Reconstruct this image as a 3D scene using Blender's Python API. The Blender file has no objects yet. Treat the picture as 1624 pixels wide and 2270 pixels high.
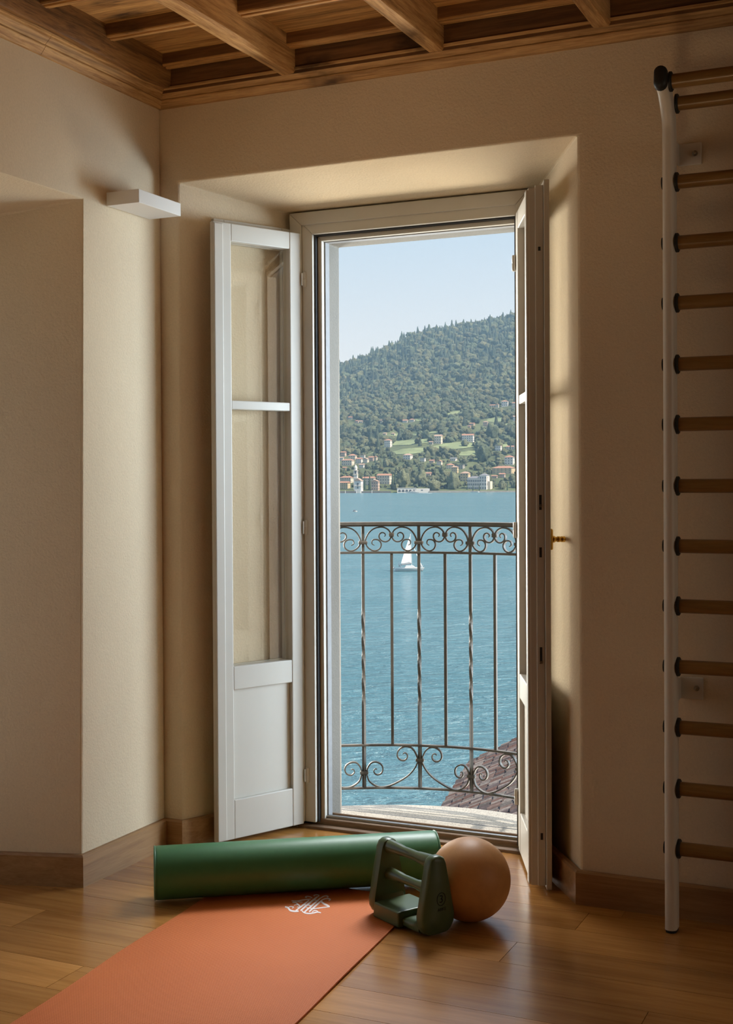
import bpy, math, random
import numpy as np
from mathutils import Vector, Matrix, noise
random.seed(7); RNG = np.random.default_rng(11)
sc = bpy.context.scene
col = sc.collection
PI = math.pi

# ------------------------------------------------------------------ camera measurements
FPX = 2836.62; YAW, PIT, ROL = [math.radians(a) for a in (24.6116, -0.5508, -0.3241)]
IW, IH, SHY, EYE = 1624.0, 2270.0, -50.91, 1.25
fwd = Vector((-math.sin(YAW)*math.cos(PIT), math.cos(YAW)*math.cos(PIT), math.sin(PIT)))
rt0 = Vector((math.cos(YAW), math.sin(YAW), 0)); up0 = rt0.cross(fwd)
rgt = math.cos(ROL)*rt0 + math.sin(ROL)*up0
upv = -math.sin(ROL)*rt0 + math.cos(ROL)*up0
EYEP = Vector((0, 0, EYE))
def ray(x, y):
    return fwd + rgt*((x-IW/2)/FPX) + upv*(-(y-IH/2-SHY)/FPX)
def at(x, y, depth): return EYEP + ray(x, y)*depth
def on_z(x, y, z):
    r = ray(x, y); return EYEP + r*((z-EYE)/r.z)

# ------------------------------------------------------------------ object helpers
def tag(o, label=None, cat=None, group=None, kind=None):
    if label: o['label'] = label
    if cat: o['category'] = cat
    if group: o['group'] = group
    if kind: o['kind'] = kind
    return o
def empty(name, loc=(0, 0, 0), rz=0.0, label=None, cat=None, group=None, kind=None):
    o = bpy.data.objects.new(name, None); col.objects.link(o)
    o.location = loc; o.rotation_euler = (0, 0, rz); o.empty_display_size = .05
    return tag(o, label, cat, group, kind)
def kids(o): return [c for c in col.objects if c.parent == o]
def copy_tree(o, parent=None):
    c = o.copy(); col.objects.link(c); c.parent = parent
    for ch in list(o.children): copy_tree(ch, c)
    return c

class MB:
    def __init__(s): s.v = []; s.f = []; s.mi = []; s.m = 0
    def add(s, vs, fs):
        b = len(s.v); s.v += [tuple(v) for v in vs]
        for f in fs: s.f.append(tuple(b+i for i in f)); s.mi.append(s.m)
        return s
    def box(s, x0, x1, y0, y1, z0, z1, mat=None):
        vs = [Vector((x, y, z)) for x in (x0, x1) for y in (y0, y1) for z in (z0, z1)]
        if mat is not None: vs = [mat @ v for v in vs]
        return s.add(vs, [(0,1,3,2),(4,6,7,5),(0,4,5,1),(2,3,7,6),(0,2,6,4),(1,5,7,3)])
    def prism(s, poly, a, b, axis='z'):
        n = len(poly)
        def P(p, t):
            return (p[0], p[1], t) if axis == 'z' else ((t, p[0], p[1]) if axis == 'x' else (p[0], t, p[1]))
        vs = [P(p, a) for p in poly]+[P(p, b) for p in poly]
        fs = [tuple(range(n))[::-1], tuple(range(n, 2*n))]
        fs += [(i, (i+1) % n, n+(i+1) % n, n+i) for i in range(n)]
        return s.add(vs, fs)
    def rings(s, rs, caps=True, closed=False):
        n = len(rs[0]); vs = [p for r in rs for p in r]; fs = []
        m = len(rs)
        for k in range(m if closed else m-1):
            k2 = (k+1) % m
            for i in range(n):
                j = (i+1) % n
                fs.append((k*n+i, k*n+j, k2*n+j, k2*n+i))
        if caps and not closed:
            fs.append(tuple(range(n))[::-1]); fs.append(tuple((m-1)*n+i for i in range(n)))
        return s.add(vs, fs)
    def tube(s, pts, r, n=12, sec=None, up=None, closed=False, taper=None):
        """sweep a round (or given 2D section) along pts"""
        pts = [Vector(p) for p in pts]; rs = []
        m = len(pts); prev = None
        for k, p in enumerate(pts):
            if closed: t = (pts[(k+1) % m]-pts[k-1])
            else: t = pts[min(k+1, m-1)]-pts[max(k-1, 0)]
            t.normalize()
            if up is not None: a = Vector(up)
            elif prev is not None: a = prev
            else: a = Vector((0, 0, 1)) if abs(t.z) < .9 else Vector((1, 0, 0))
            u = a - t*a.dot(t); u.normalize(); w = t.cross(u); prev = u
            k_ = taper[k] if taper else 1.0
            rr = r[k] if isinstance(r, (list, tuple)) else r
            if sec is None:
                rs.append([p+(u*math.cos(2*PI*i/n)+w*math.sin(2*PI*i/n))*rr for i in range(n)])
            else:
                rs.append([p+u*(q[0]*k_)+w*(q[1]) for q in sec])
        return s.rings(rs, closed=closed)
    def lathe(s, prof, n=32, mat=None, caps=True):
        rs = []
        for r, z in prof:
            ring = [Vector((r*math.cos(2*PI*i/n), r*math.sin(2*PI*i/n), z)) for i in range(n)]
            if mat is not None: ring = [mat @ v for v in ring]
            rs.append(ring)
        return s.rings(rs, caps=caps)
    def mesh(s, name):
        me = bpy.data.meshes.new(name); me.from_pydata(s.v, [], s.f); me.update()
        return me
    def build(s, name, mats, parent=None, smooth=None, bevel=0, seg=2, loc=None, label=None, subsurf=0):
        me = s.mesh(name)
        if not isinstance(mats, (list, tuple)): mats = [mats]
        for m in mats: me.materials.append(m)
        if len(mats) > 1: me.polygons.foreach_set('material_index', s.mi)
        import bmesh
        bm = bmesh.new(); bm.from_mesh(me); bmesh.ops.recalc_face_normals(bm, faces=bm.faces); bm.to_mesh(me); bm.free()
        o = bpy.data.objects.new(name, me); col.objects.link(o)
        if parent: o.parent = parent
        if loc is not None: o.location = loc
        if bevel:
            b = o.modifiers.new('edge', 'BEVEL'); b.width = bevel; b.segments = seg; b.limit_method = 'ANGLE'; b.angle_limit = math.radians(35)
        if subsurf:
            b = o.modifiers.new('smooth', 'SUBSURF'); b.levels = subsurf; b.render_levels = subsurf
        if smooth is True:
            me.polygons.foreach_set('use_smooth', [True]*len(me.polygons))
        elif smooth:
            me.polygons.foreach_set('use_smooth', [True]*len(me.polygons)); me.set_sharp_from_angle(angle=math.radians(smooth))
        if label: o['label'] = label
        return o

# ------------------------------------------------------------------ materials
class NT:
    def __init__(s, name):
        s.mat = bpy.data.materials.new(name); s.mat.use_nodes = True
        s.t = s.mat.node_tree; s.n = s.t.nodes; s.l = s.t.links
        s.b = s.n['Principled BSDF']; s.out = s.n['Material Output']
    def new(s, typ, **kw):
        n = s.n.new(typ)
        for k, v in kw.items():
            if k == 'op': n.operation = v
            elif hasattr(n, k) and k not in ('inputs',): setattr(n, k, v)
        return n
    def link(s, a, b): s.l.new(a, b)
    def setp(s, **kw):
        for k, v in kw.items(): s.b.inputs[k.replace('_', ' ')].default_value = v
        return s
    def coords(s, scale=(1, 1, 1), kind='Object', rot=(0, 0, 0), loc=(0, 0, 0)):
        tc = s.new('ShaderNodeTexCoord'); mp = s.new('ShaderNodeMapping')
        mp.inputs['Scale'].default_value = scale; mp.inputs['Rotation'].default_value = rot; mp.inputs['Location'].default_value = loc
        s.link(tc.outputs[kind], mp.inputs['Vector']); return mp.outputs['Vector']
    def noise(s, vec, scale, detail=4, rough=.55, dist=0):
        n = s.new('ShaderNodeTexNoise'); n.inputs['Scale'].default_value = scale
        n.inputs['Detail'].default_value = detail; n.inputs['Roughness'].default_value = rough; n.inputs['Distortion'].default_value = dist
        if vec is not None: s.link(vec, n.inputs['Vector'])
        return n.outputs['Fac']
    def ramp(s, fac, stops):
        r = s.new('ShaderNodeValToRGB'); e = r.color_ramp.elements
        while len(e) < len(stops): e.new(.5)
        for i, (p, c) in enumerate(stops):
            e[i].position = p; e[i].color = (*c, 1) if len(c) == 3 else c
        s.link(fac, r.inputs['Fac']); return r.outputs['Color']
    def math(s, op, a, b=None):
        n = s.new('ShaderNodeMath'); n.operation = op
        for i, x in enumerate((a, b)):
            if x is None: continue
            if isinstance(x, (int, float)): n.inputs[i].default_value = x
            else: s.link(x, n.inputs[i])
        return n.outputs[0]
    def mix(s, fac, a, b, mode='MIX'):
        n = s.new('ShaderNodeMix'); n.data_type = 'RGBA'; n.blend_type = mode
        for i, x in ((0, fac), (6, a), (7, b)):
            if isinstance(x, (int, float)): n.inputs[i].default_value = x
            elif isinstance(x, tuple): n.inputs[i].default_value = (*x, 1) if len(x) == 3 else x
            else: s.link(x, n.inputs[i])
        return n.outputs[2]
    def bump(s, h, strength=.3, dist=.002):
        b = s.new('ShaderNodeBump'); b.inputs['Strength'].default_value = strength; b.inputs['Distance'].default_value = dist
        s.link(h, b.inputs['Height']); s.link(b.outputs['Normal'], s.b.inputs['Normal'])
    def color(s, c): s.link(c, s.b.inputs['Base Color']); return s

def plain(name, c, rough=.5, metal=0.0, spec=.5, vary=0.0, vscale=8, bump=0.0, bscale=300):
    t = NT(name); t.setp(Base_Color=(*c, 1), Roughness=rough, Metallic=metal); t.b.inputs['Specular IOR Level'].default_value = spec
    if vary:
        f = t.noise(t.coords(), vscale, 5)
        t.color(t.ramp(f, [(.25, tuple(x*(1-vary) for x in c)), (.75, tuple(min(1, x*(1+vary)) for x in c))]))
    if bump: t.bump(t.noise(t.coords(), bscale, 3), bump, .001)
    return t.mat

def plaster(name, c, strength=.55):
    t = NT(name); t.setp(Roughness=.92); t.b.inputs['Specular IOR Level'].default_value = .2
    v = t.coords()
    f = t.noise(v, 1.7, 5); g = t.noise(v, 160, 5, .6)
    k = t.mix(.5, t.ramp(f, [(.3, tuple(x*.93 for x in c)), (.7, tuple(min(1, x*1.04) for x in c))]),
              t.ramp(g, [(.25, tuple(x*.86 for x in c)), (.6, c)]))
    t.color(k)
    h = t.math('ADD', t.noise(v, 130, 4, .65), t.math('MULTIPLY', t.noise(v, 14, 3), 1.2))
    t.bump(h, strength, .004)
    return t.mat

def wood(name, dark, mid, light, axis=0, fine=1.0, rough=.55, knots=.0, tone_attr=None, bump=.15, spec=.4):
    t = NT(name); t.setp(Roughness=rough); t.b.inputs['Specular IOR Level'].default_value = spec
    sc_ = [14*fine]*3; sc_[axis] = .9*fine
    v = t.coords(tuple(sc_))
    if tone_attr:
        at_ = t.new('ShaderNodeAttribute'); at_.attribute_name = tone_attr
        sep = t.new('ShaderNodeSeparateColor'); t.link(at_.outputs['Color'], sep.inputs[0])
        off = t.new('ShaderNodeVectorMath'); off.operation = 'ADD'
        cmb = t.new('ShaderNodeCombineXYZ')
        t.link(t.math('MULTIPLY', sep.outputs[1], 37.0), cmb.inputs[0]); t.link(t.math('MULTIPLY', sep.outputs[0], 53.0), cmb.inputs[1])
        t.link(v, off.inputs[0]); t.link(cmb.outputs[0], off.inputs[1]); v = off.outputs[0]
    a = t.noise(v, 1.0, 5, .6, 1.2)
    b = t.noise(v, 5.0, 6, .7, .3)
    k = t.mix(.35, t.ramp(a, [(.28, dark), (.5, mid), (.72, light)]), t.ramp(b, [(.3, dark), (.6, light)]))
    if knots:
        c3 = t.noise(v, 14.0, 4, .6, .6)
        k = t.mix(.55, t.ramp(a, [(.36, dark), (.5, mid), (.64, light)]), t.mix(.5, t.ramp(b, [(.38, dark), (.56, light)]), t.ramp(c3, [(.40, dark), (.58, light)])))
    if tone_attr:
        k = t.mix(1.0, k, t.ramp(sep.outputs[0], [(0, (.8, .77, .73)), (1, (1.12, 1.13, 1.15))]), 'MULTIPLY')
    if knots:
        ks = [5.5]*3; ks[axis] = 2.2
        vo = t.new('ShaderNodeTexVoronoi'); vo.inputs['Scale'].default_value = 1.15
        wob = t.new('ShaderNodeVectorMath'); wob.operation = 'ADD'
        nz = t.new('ShaderNodeTexNoise'); nz.inputs['Scale'].default_value = 9
        kv = t.coords(tuple(ks)); t.link(kv, nz.inputs['Vector'])
        scl = t.new('ShaderNodeVectorMath'); scl.operation = 'SCALE'; scl.inputs['Scale'].default_value = .22
        t.link(nz.outputs['Color'], scl.inputs[0]); t.link(kv, wob.inputs[0]); t.link(scl.outputs[0], wob.inputs[1])
        t.link(wob.outputs[0], vo.inputs['Vector'])
        kf = t.ramp(vo.outputs['Distance'], [(.11, (1, 1, 1)), (.27, (0, 0, 0))])
        k = t.mix(t.math('MULTIPLY', kf, knots), k, tuple(x*.28 for x in dark))
        st = [40*fine]*3; st[axis] = 1.6*fine
        s2 = t.ramp(t.noise(t.coords(tuple(st)), 1, 3), [(.55, (0, 0, 0)), (.68, (1, 1, 1))])
        k = t.mix(t.math('MULTIPLY', s2, .62*knots), k, tuple(x*.45 for x in dark))
    t.color(k); t.bump(b, bump, .003)
    return t.mat

M = {}
M['wall'] = plaster('warm_plaster', (.76, .625, .44))
M['out_plaster'] = plaster('grey_render', (.20, .185, .16), .7)
M['far_wall'] = plaster('ochre_plaster', (.42, .30, .19))
M['floor'] = wood('floor_boards', (.27, .115, .025), (.45, .205, .050), (.57, .285, .085), 0, .8, .23, tone_attr='tone', bump=.03, spec=.5)
M['base'] = wood('oak_skirting', (.24, .115, .042), (.33, .18, .072), (.43, .25, .115), 0, 2.2, .42, bump=.05)
M['base_side'] = wood('oak_skirting_side', (.24, .115, .042), (.33, .18, .072), (.43, .25, .115), 1, 2.2, .42, bump=.05)
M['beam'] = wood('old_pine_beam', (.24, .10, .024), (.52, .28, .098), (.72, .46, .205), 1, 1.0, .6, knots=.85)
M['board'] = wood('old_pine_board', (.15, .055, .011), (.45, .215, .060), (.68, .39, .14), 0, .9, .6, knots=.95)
M['dark_shade_board'] = wood('dark_shade_pine', (.075, .030, .009), (.15, .066, .02), (.24, .11, .036), 0, .6, .65, knots=.8)  # pine darkened to carry the shade on room-facing vertical faces
M['cornice'] = wood('pine_cornice', (.22, .09, .022), (.50, .27, .095), (.70, .43, .18), 0, .9, .6, knots=.9)
M['cornice_y'] = wood('pine_cornice_side', (.24, .10, .024), (.55, .31, .115), (.76, .49, .215), 1, .9, .6, knots=.9)
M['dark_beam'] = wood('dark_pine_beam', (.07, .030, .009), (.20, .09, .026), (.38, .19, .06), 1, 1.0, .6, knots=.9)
M['white'] = plain('cream_paint', (.58, .55, .49), .38, vary=.03, vscale=5, bump=.03, bscale=60)
M['white_frame'] = plain('frame_paint', (.58, .545, .475), .42, vary=.03, bump=.03, bscale=60)
M['white_strip'] = plain('white_sealant', (.25, .25, .255), .7, vary=.1, vscale=40)
M['gasket'] = plain('rubber_gasket', (.02, .022, .026), .5)
M['alu'] = plain('grey_aluminium', (.30, .29, .27), .35, .85, vary=.1, vscale=30)
M['sill_wood'] = wood('worn_sill', (.10, .05, .022), (.21, .115, .055), (.38, .27, .17), 0, 2.0, .6, bump=.3)
M['brass'] = plain('polished_brass', (.62, .38, .09), .16, 1.0)
M['steel'] = plain('steel', (.42, .42, .40), .3, 1.0)
M['lampwhite'] = plain('matt_white_plaster', (.78, .76, .72), .6)
M['pole'] = plain('white_powder_coat', (.72, .67, .58), .4, vary=.02)
M['rubber'] = plain('black_rubber', (.012, .014, .013), .55)
M['rung'] = wood('varnished_beech', (.17, .085, .022), (.25, .135, .040), (.33, .19, .064), 0, 2.6, .28, bump=.03, spec=.5)
M['iron'] = plain('wrought_iron', (.066, .060, .052), .62, .0, vary=.25, vscale=30, bump=.15, bscale=120)
M['foam'] = plain('green_vinyl', (.050, .185, .075), .42, vary=.06, vscale=60, bump=.06, bscale=700)
M['foam_edge'] = plain('green_piping', (.070, .21, .10), .35)
M['weight'] = plain('green_plastic', (.082, .128, .058), .34, vary=.05, bump=.05, bscale=900)
M['weight_grip'] = plain('green_rubber_grip', (.092, .128, .058), .28)
M['ink'] = plain('black_print', (.004, .005, .004), .6)
M['ball'] = plain('tan_leatherette', (.62, .31, .11), .47, vary=.07, vscale=40, bump=.25, bscale=420)

def mat_rubber():
    t = NT('orange_mat'); t.setp(Roughness=.62); t.b.inputs['Specular IOR Level'].default_value = .35
    v = t.coords()
    ws = []
    for d in ('X', 'Y'):
        w = t.new('ShaderNodeTexWave'); w.bands_direction = d; w.inputs['Scale'].default_value = 62 if d == 'X' else 50
        w.inputs['Distortion'].default_value = .25; w.inputs['Detail'].default_value = 0
        t.link(v, w.inputs['Vector']); ws.append(w.outputs['Fac'])
    h = t.math('MULTIPLY', ws[0], ws[1])
    n = t.noise(v, 2.2, 3)
    base = t.ramp(n, [(.3, (.61, .155, .027)), (.7, (.67, .182, .036))])
    t.color(t.mix(h, t.mix(1.0, base, (.80, .72, .66), 'MULTIPLY'), t.mix(1.0, base, (1.1, 1.22, 1.3), 'MULTIPLY')))
    t.bump(h, .55, .0018)
    return t.mat
M['mat'] = mat_rubber()
M['mat_print'] = plain('white_print', (.74, .70, .70), .6)

def glass(name):
    t = NT(name); t.n.remove(t.b)
    tr = t.new('ShaderNodeBsdfTransparent'); tr.inputs['Color'].default_value = (.965, .96, .945, 1)
    gl = t.new('ShaderNodeBsdfGlossy'); gl.inputs['Roughness'].default_value = .01
    fr = t.new('ShaderNodeFresnel'); fr.inputs['IOR'].default_value = 1.5
    ge = t.new('ShaderNodeNewGeometry')
    f2 = t.math('MULTIPLY', t.math('MULTIPLY', fr.outputs[0], t.math('SUBTRACT', 1.0, ge.outputs['Backfacing'])), 2.6)
    mx = t.new('ShaderNodeMixShader'); t.link(f2, mx.inputs[0]); t.link(tr.outputs[0], mx.inputs[1]); t.link(gl.outputs[0], mx.inputs[2])
    t.link(mx.outputs[0], t.out.inputs['Surface']); return t.mat
M['glass'] = glass('window_glass')

def terrazzo():
    t = NT('balcony_stone'); t.setp(Roughness=.8); v = t.coords()
    a = t.ramp(t.noise(v, 190, 3, .6), [(.34, (.065, .055, .045)), (.46, (.19, .175, .15)), (.7, (.225, .21, .18))])
    b = t.ramp(t.noise(v, 5, 4), [(.3, (.85, .84, .82)), (.7, (1.05, 1.05, 1.05))])
    t.color(t.mix(1.0, a, b, 'MULTIPLY')); t.bump(t.noise(v, 190, 3), .3, .001); return t.mat
M['stone'] = terrazzo()

def attr_mat(name, attr, rough=.9, bump=None, nscale=3.0, amt=.25):
    t = NT(name); t.setp(Roughness=rough); t.b.inputs['Specular IOR Level'].default_value = .2
    a = t.new('ShaderNodeAttribute'); a.attribute_name = attr
    n = t.noise(t.coords(), nscale, 4)
    t.color(t.mix(1.0, a.outputs['Color'], t.ramp(n, [(.25, (1-amt,)*3), (.75, (1+amt,)*3)]), 'MULTIPLY'))
    if bump: t.bump(t.noise(t.coords(), bump[0], 4, .7), 1.0, bump[1])
    return t.mat
M['tiles'] = attr_mat('old_clay_tiles', 'tone', .85, nscale=14, amt=.35)
M['forest'] = attr_mat('forest_leaves', 'tone', .9, (.75, 2.2), nscale=.8, amt=.55)

def leaves(name, c1, c2):
    t = NT(name); t.setp(Roughness=.9); t.b.inputs['Specular IOR Level'].default_value = .2
    oi = t.new('ShaderNodeObjectInfo')
    n = t.noise(t.coords(kind='Generated'), 9, 4)
    base = t.ramp(oi.outputs['Random'], [(0, c1), (1, c2)])
    t.color(t.mix(1.0, base, t.ramp(n, [(.25, (.5,)*3), (.75, (1.5,)*3)]), 'MULTIPLY')); t.bump(t.noise(t.coords(kind='Generated'), 11, 4, .7), 1.0, 1.6); return t.mat
M['leaf'] = leaves('broadleaf', (.085, .108, .060), (.170, .185, .105))
M['cypress'] = plain('cypress_leaf', (.035, .062, .030), .9, vary=.3, vscale=1.5)
M['trunk'] = plain('bark', (.10, .08, .06), .9)

def ground():
    t = NT('hillside_grass'); t.setp(Roughness=.95); t.b.inputs['Specular IOR Level'].default_value = .1
    v = t.coords()
    t.color(t.mix(.5, t.ramp(t.noise(v, .012, 5), [(.35, (.050, .066, .032)), (.65, (.110, .132, .062))]),
                  t.ramp(t.noise(v, .09, 5), [(.3, (.048, .062, .032)), (.7, (.125, .145, .070))])))
    return t.mat
M['ground'] = ground()
M['field'] = plain('mown_meadow', (.175, .215, .110), .95, vary=.32, vscale=.06, spec=.1)

def water():
    t = NT('lake_water'); t.setp(Base_Color=(.045, .165, .185, 1), Roughness=.24, IOR=1.40)
    w = t.coords((2.6, 1.0, 1), rot=(0, 0, YAW))
    w.node.vector_type = 'TEXTURE'
    a = t.noise(w, .75, 5, .6, .5); b = t.noise(w, 3.0, 4, .6); c = t.noise(w, .09, 3, .5)
    h = t.math('ADD', t.math('MULTIPLY', a, 1.0), t.math('ADD', t.math('MULTIPLY', b, .30), t.math('MULTIPLY', c, 2.0)))
    t.color(t.ramp(t.noise(w, .05, 4), [(.3, (.062, .160, .195)), (.7, (.090, .190, .225))]))
    t.bump(h, 1.0, 1.25); return t.mat
M['water'] = water()
M['roof'] = plain('terracotta_roof', (0.326, 0.174, 0.115), .9, vary=.2, vscale=.8)
M['roof_pale'] = plain('pale_clay_roof', (0.348, 0.244, 0.185), .9, vary=.15, vscale=.8)
M['roof_grey'] = plain('slate_roof', (0.163, 0.170, 0.185), .8, vary=.1, vscale=.8)
M['h_white'] = plain('white_house_wall', (.60, .58, .54), .9, vary=.05, vscale=.6)
M['h_cream'] = plain('cream_house_wall', (.58, .52, .42), .9, vary=.06, vscale=.6)
M['h_yellow'] = plain('yellow_house_wall', (0.503, 0.407, 0.244), .9, vary=.06, vscale=.6)
M['h_pink'] = plain('pink_house_wall', (0.474, 0.363, 0.296), .9, vary=.06, vscale=.6)
M['h_grey'] = plain('stone_house_wall', (0.326, 0.311, 0.281), .9, vary=.2, vscale=1.2)
M['h_win'] = plain('dark_window', (0.080, 0.092, 0.104), .3)
M['quay'] = plain('quay_stone', (0.296, 0.281, 0.252), .9, vary=.2, vscale=.4)
M['quay_dark'] = plain('wet_quay_stone', (.12, .12, .12), .7, vary=.2, vscale=.4)
M['boat'] = plain('white_gelcoat', (0.607, 0.607, 0.592), .3)
M['sail'] = plain('sailcloth', (.86, .85, .83), .8)
M['boat_dark'] = plain('dark_canvas', (.10, .11, .13), .6)
M['foam_water'] = plain('white_wake_foam', (0.592, 0.614, 0.629), .7)
M['skin'] = plain('skin', (.50, .30, .21), .5); M['cloth'] = plain('white_cloth', (.75, .74, .72), .8)

# ------------------------------------------------------------------ room shell
def ringed(rects, mat, name, bevel=.006):
    """closed wall shell through successive rectangular loops"""
    mb = MB(); mb.rings(rects, closed=True)
    return tag(mb.build(name, mat, bevel=bevel, seg=2), kind='structure')
def rxz(x0, x1, z0, z1, y): return [(x0, y, z0), (x1, y, z0), (x1, y, z1), (x0, y, z1)]
def ryz(y0, y1, z0, z1, x): return [(x, y0, z0), (x, y1, z0), (x, y1, z1), (x, y0, z1)]
YB, XL, XR, YR = 3.649, -2.43, 2.2, -2.6
ringed([rxz(-3.05, XR+.3, -.35, 2.95, YB), rxz(-2.360, -.990, -.06, 2.240, YB), rxz(-2.150, -1.262, -.06, 2.19, 4.11),
        rxz(-2.040, -1.285, -.06, 2.088, 4.11), rxz(-2.040, -1.285, -.06, 2.088, 4.225), rxz(-3.05, XR+.3, -.35, 2.95, 4.225)], M['wall'], 'wall_back')
wbk = bpy.data.objects['wall_back']; wbk.data.materials.append(M['out_plaster'])
for p in wbk.data.polygons:
    if p.center.y > 4.105 and abs(p.center.x+1.66) < 1: p.material_index = 1
wl = [ryz(YR, YB, -.35, 2.95, XL),
      [(XL, 1.75, -.06), (XL, 3.190, -.06), (XL, 3.226, 2.110), (XL, 1.75, 2.110)],
      [(-2.95, 1.80, -.06), (-2.95, 3.035, -.06), (-2.95, 3.065, 2.03), (-2.95, 1.80, 2.03)],
      [(-3.05, 1.80, -.06), (-3.05, 3.035, -.06), (-3.05, 3.065, 2.03), (-3.05, 1.80, 2.03)], ryz(YR, YB, -.35, 2.95, -3.05)]
ringed(wl, M['wall'], 'wall_left')
tag(MB().box(XR, XR+.15, YR, YB, -.3, 2.95).build('wall_right', M['far_wall']), kind='structure')
tag(MB().box(-3.05, XR+.15, YR-.15, YR, -.3, 2.95).build('wall_rear', M['far_wall']), kind='structure')

# floor: one mesh of boards (pattern), with a dark bed under it
def floor():
    mb = MB(); tones = []
    w = .152; rows = range(int((YR-2.97)/w)-1, int((4.07-2.97)/w)+1)
    known = {0: [-.646+0, -2.39], 1: [-1.063], 3: [-.946], -1: [-2.02], -2: [-2.02+.0], -3: [-1.55]}
    known = {-1: [-2.388, -.646], 1: [-1.063], 3: [-.946], -3: [-2.025], 0: [-1.80, .1], 2: [-2.2, -.2], -2: [-1.5, -.3], -4: [-1.1]}
    for r in rows:
        y0 = 2.97+r*w; y1 = y0+w
        y1 = min(y1, 4.045)
        if y1-y0 < .01: continue
        js = sorted(known.get(r, [random.uniform(-2.6, -1.4)]))
        while js[0] > -2.9: js.insert(0, js[0]-random.uniform(1.0, 1.5))
        while js[-1] < 2.3: js.append(js[-1]+random.uniform(.95, 1.5))
        for a, b in zip(js[:-1], js[1:]):
            g = .0007
            mb.box(max(a, -2.95)+g, min(b, 2.2)-g, y0+g, y1-g, -.02, 0)
            tones.append((random.random(), random.random()))
    mb.box(-2.95, 2.2, YR, 4.045, -.06, -.004); tones.append((0, 0))
    o = mb.build('floor', M['floor'])
    o.data.materials.append(M['rubber'])
    ca = o.data.color_attributes.new('tone', 'FLOAT_COLOR', 'POINT')
    ca.data.foreach_set('color', [c for t in tones for _ in range(8) for c in (t[0], t[1], 0, 1)])
    for p in list(o.data.polygons)[-6:]: p.material_index = 1
    return tag(o, kind='structure')
floor()

# ceiling: boards; battens and header are trim; joists are beams
tag(MB().box(-3.05, XR+.15, YR, YB+.2, 2.64, 2.72).build('ceiling', M['board']), kind='structure')
prof = [(.002, 0), (.002, -.004), (.006, -.007), (.012, -.007), (.014, -.004), (.019, -.004), (.022, -.009), (.032, -.009), (.034, -.006), (.044, -.006), (.046, 0)]
trim_no = 0
def trim(mb, mat, label, smooth=None, bevel=0):
    global trim_no; trim_no += 1
    return tag(mb.build('trim_%d' % trim_no, mat, smooth=smooth, bevel=bevel), label, 'trim', kind='structure')
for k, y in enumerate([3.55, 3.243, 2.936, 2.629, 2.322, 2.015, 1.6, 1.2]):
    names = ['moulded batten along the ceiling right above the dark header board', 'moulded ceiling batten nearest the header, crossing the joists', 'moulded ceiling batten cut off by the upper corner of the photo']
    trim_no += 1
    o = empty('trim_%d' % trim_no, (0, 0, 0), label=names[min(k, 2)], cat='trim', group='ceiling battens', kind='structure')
    MB().box(-2.40, XR, y, y+.046, 2.607, 2.64).build('batten', M['dark_shade_board'], o)  # shade of the near vertical face put into the wood colour
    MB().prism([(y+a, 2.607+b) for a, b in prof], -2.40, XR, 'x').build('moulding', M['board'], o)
trim(MB().box(-2.42, XR, 3.605, YB, 2.53, 2.64), M['dark_shade_board'], 'dark wide header board between the cornice and the ceiling boards')
cprof = [(0, 2.49), (-.008, 2.490), (-.025, 2.511), (-.025, 2.514), (-.022, 2.516), (-.026, 2.519), (-.042, 2.533), (-.043, 2.538), (-.049, 2.540), (-.050, 2.547), (0, 2.547)]
trim(MB().prism([(YB+a, z) for a, z in cprof], -2.430, XR, 'x'), M['cornice'], 'pale pine cornice along the top of the wall with the open door')
# left cornice in two lengths that butt at a joint
def cornice_left(y0, y1, lab):
    pts = [(XL-a, z) for a, z in cprof]
    return trim(MB().prism([(p[0], p[1]) for p in pts], y0, y1, 'y'), M['cornice_y'], lab)
cornice_left(3.021, YB, 'pine cornice length meeting the room corner above the white wall lamp')
cornice_left(YR, 3.0195, 'pine cornice length running out of the photo at its upper corner')
# rough dark beam against the left wall
def rough_beam(x0, x1, z0, z1, y0, y1, mat, name, amp, n=26, seed=0):
    mb = MB(); rs = []
    for k in range(n+1):
        y = y0+(y1-y0)*k/n
        j = lambda q: amp*noise.noise(Vector((q*3.1+seed, y*5.0, seed*1.7)))
        rs.append([(x0+j(1), y, z0+j(2)*.7), (x0+.006+j(3)*.5, y, z0-.004+j(2)*.7), (x1-.006+j(4)*.5, y, z0-.004+j(5)*.7), (x1+j(4), y, z0+.004+j(5)*.7), (x1+j(6), y, z1), (x0+j(7)*.3, y, z1)])
    mb.rings(rs)
    return mb.build(name, mat, smooth=35)
tag(rough_beam(-2.43, -2.355, 2.548, 2.645, YR, 3.60, M['dark_beam'], 'ceiling_beam', .012, 60, 4.2), 'rough dark half beam tight against the wall above the lamp', 'beam', 'ceiling beams', 'structure')
blabs = ['pale joist ending above the narrow left door leaf', 'pale joist ending above the middle of the open doorway', 'pale joist ending above the far side of the door recess', 'joist above the wall bars']
for k, x in enumerate((-1.919, -1.413, -.907, -.35, .2, .75, 1.3, 1.85)):
    o = rough_beam(x-.0265, x+.0265, 2.533, 2.645, YR, 3.607, M['beam'], 'ceiling_beam', .006, 60, k*1.31)
    tag(o, blabs[min(k, 3)], 'beam', 'ceiling beams', 'structure')

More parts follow.
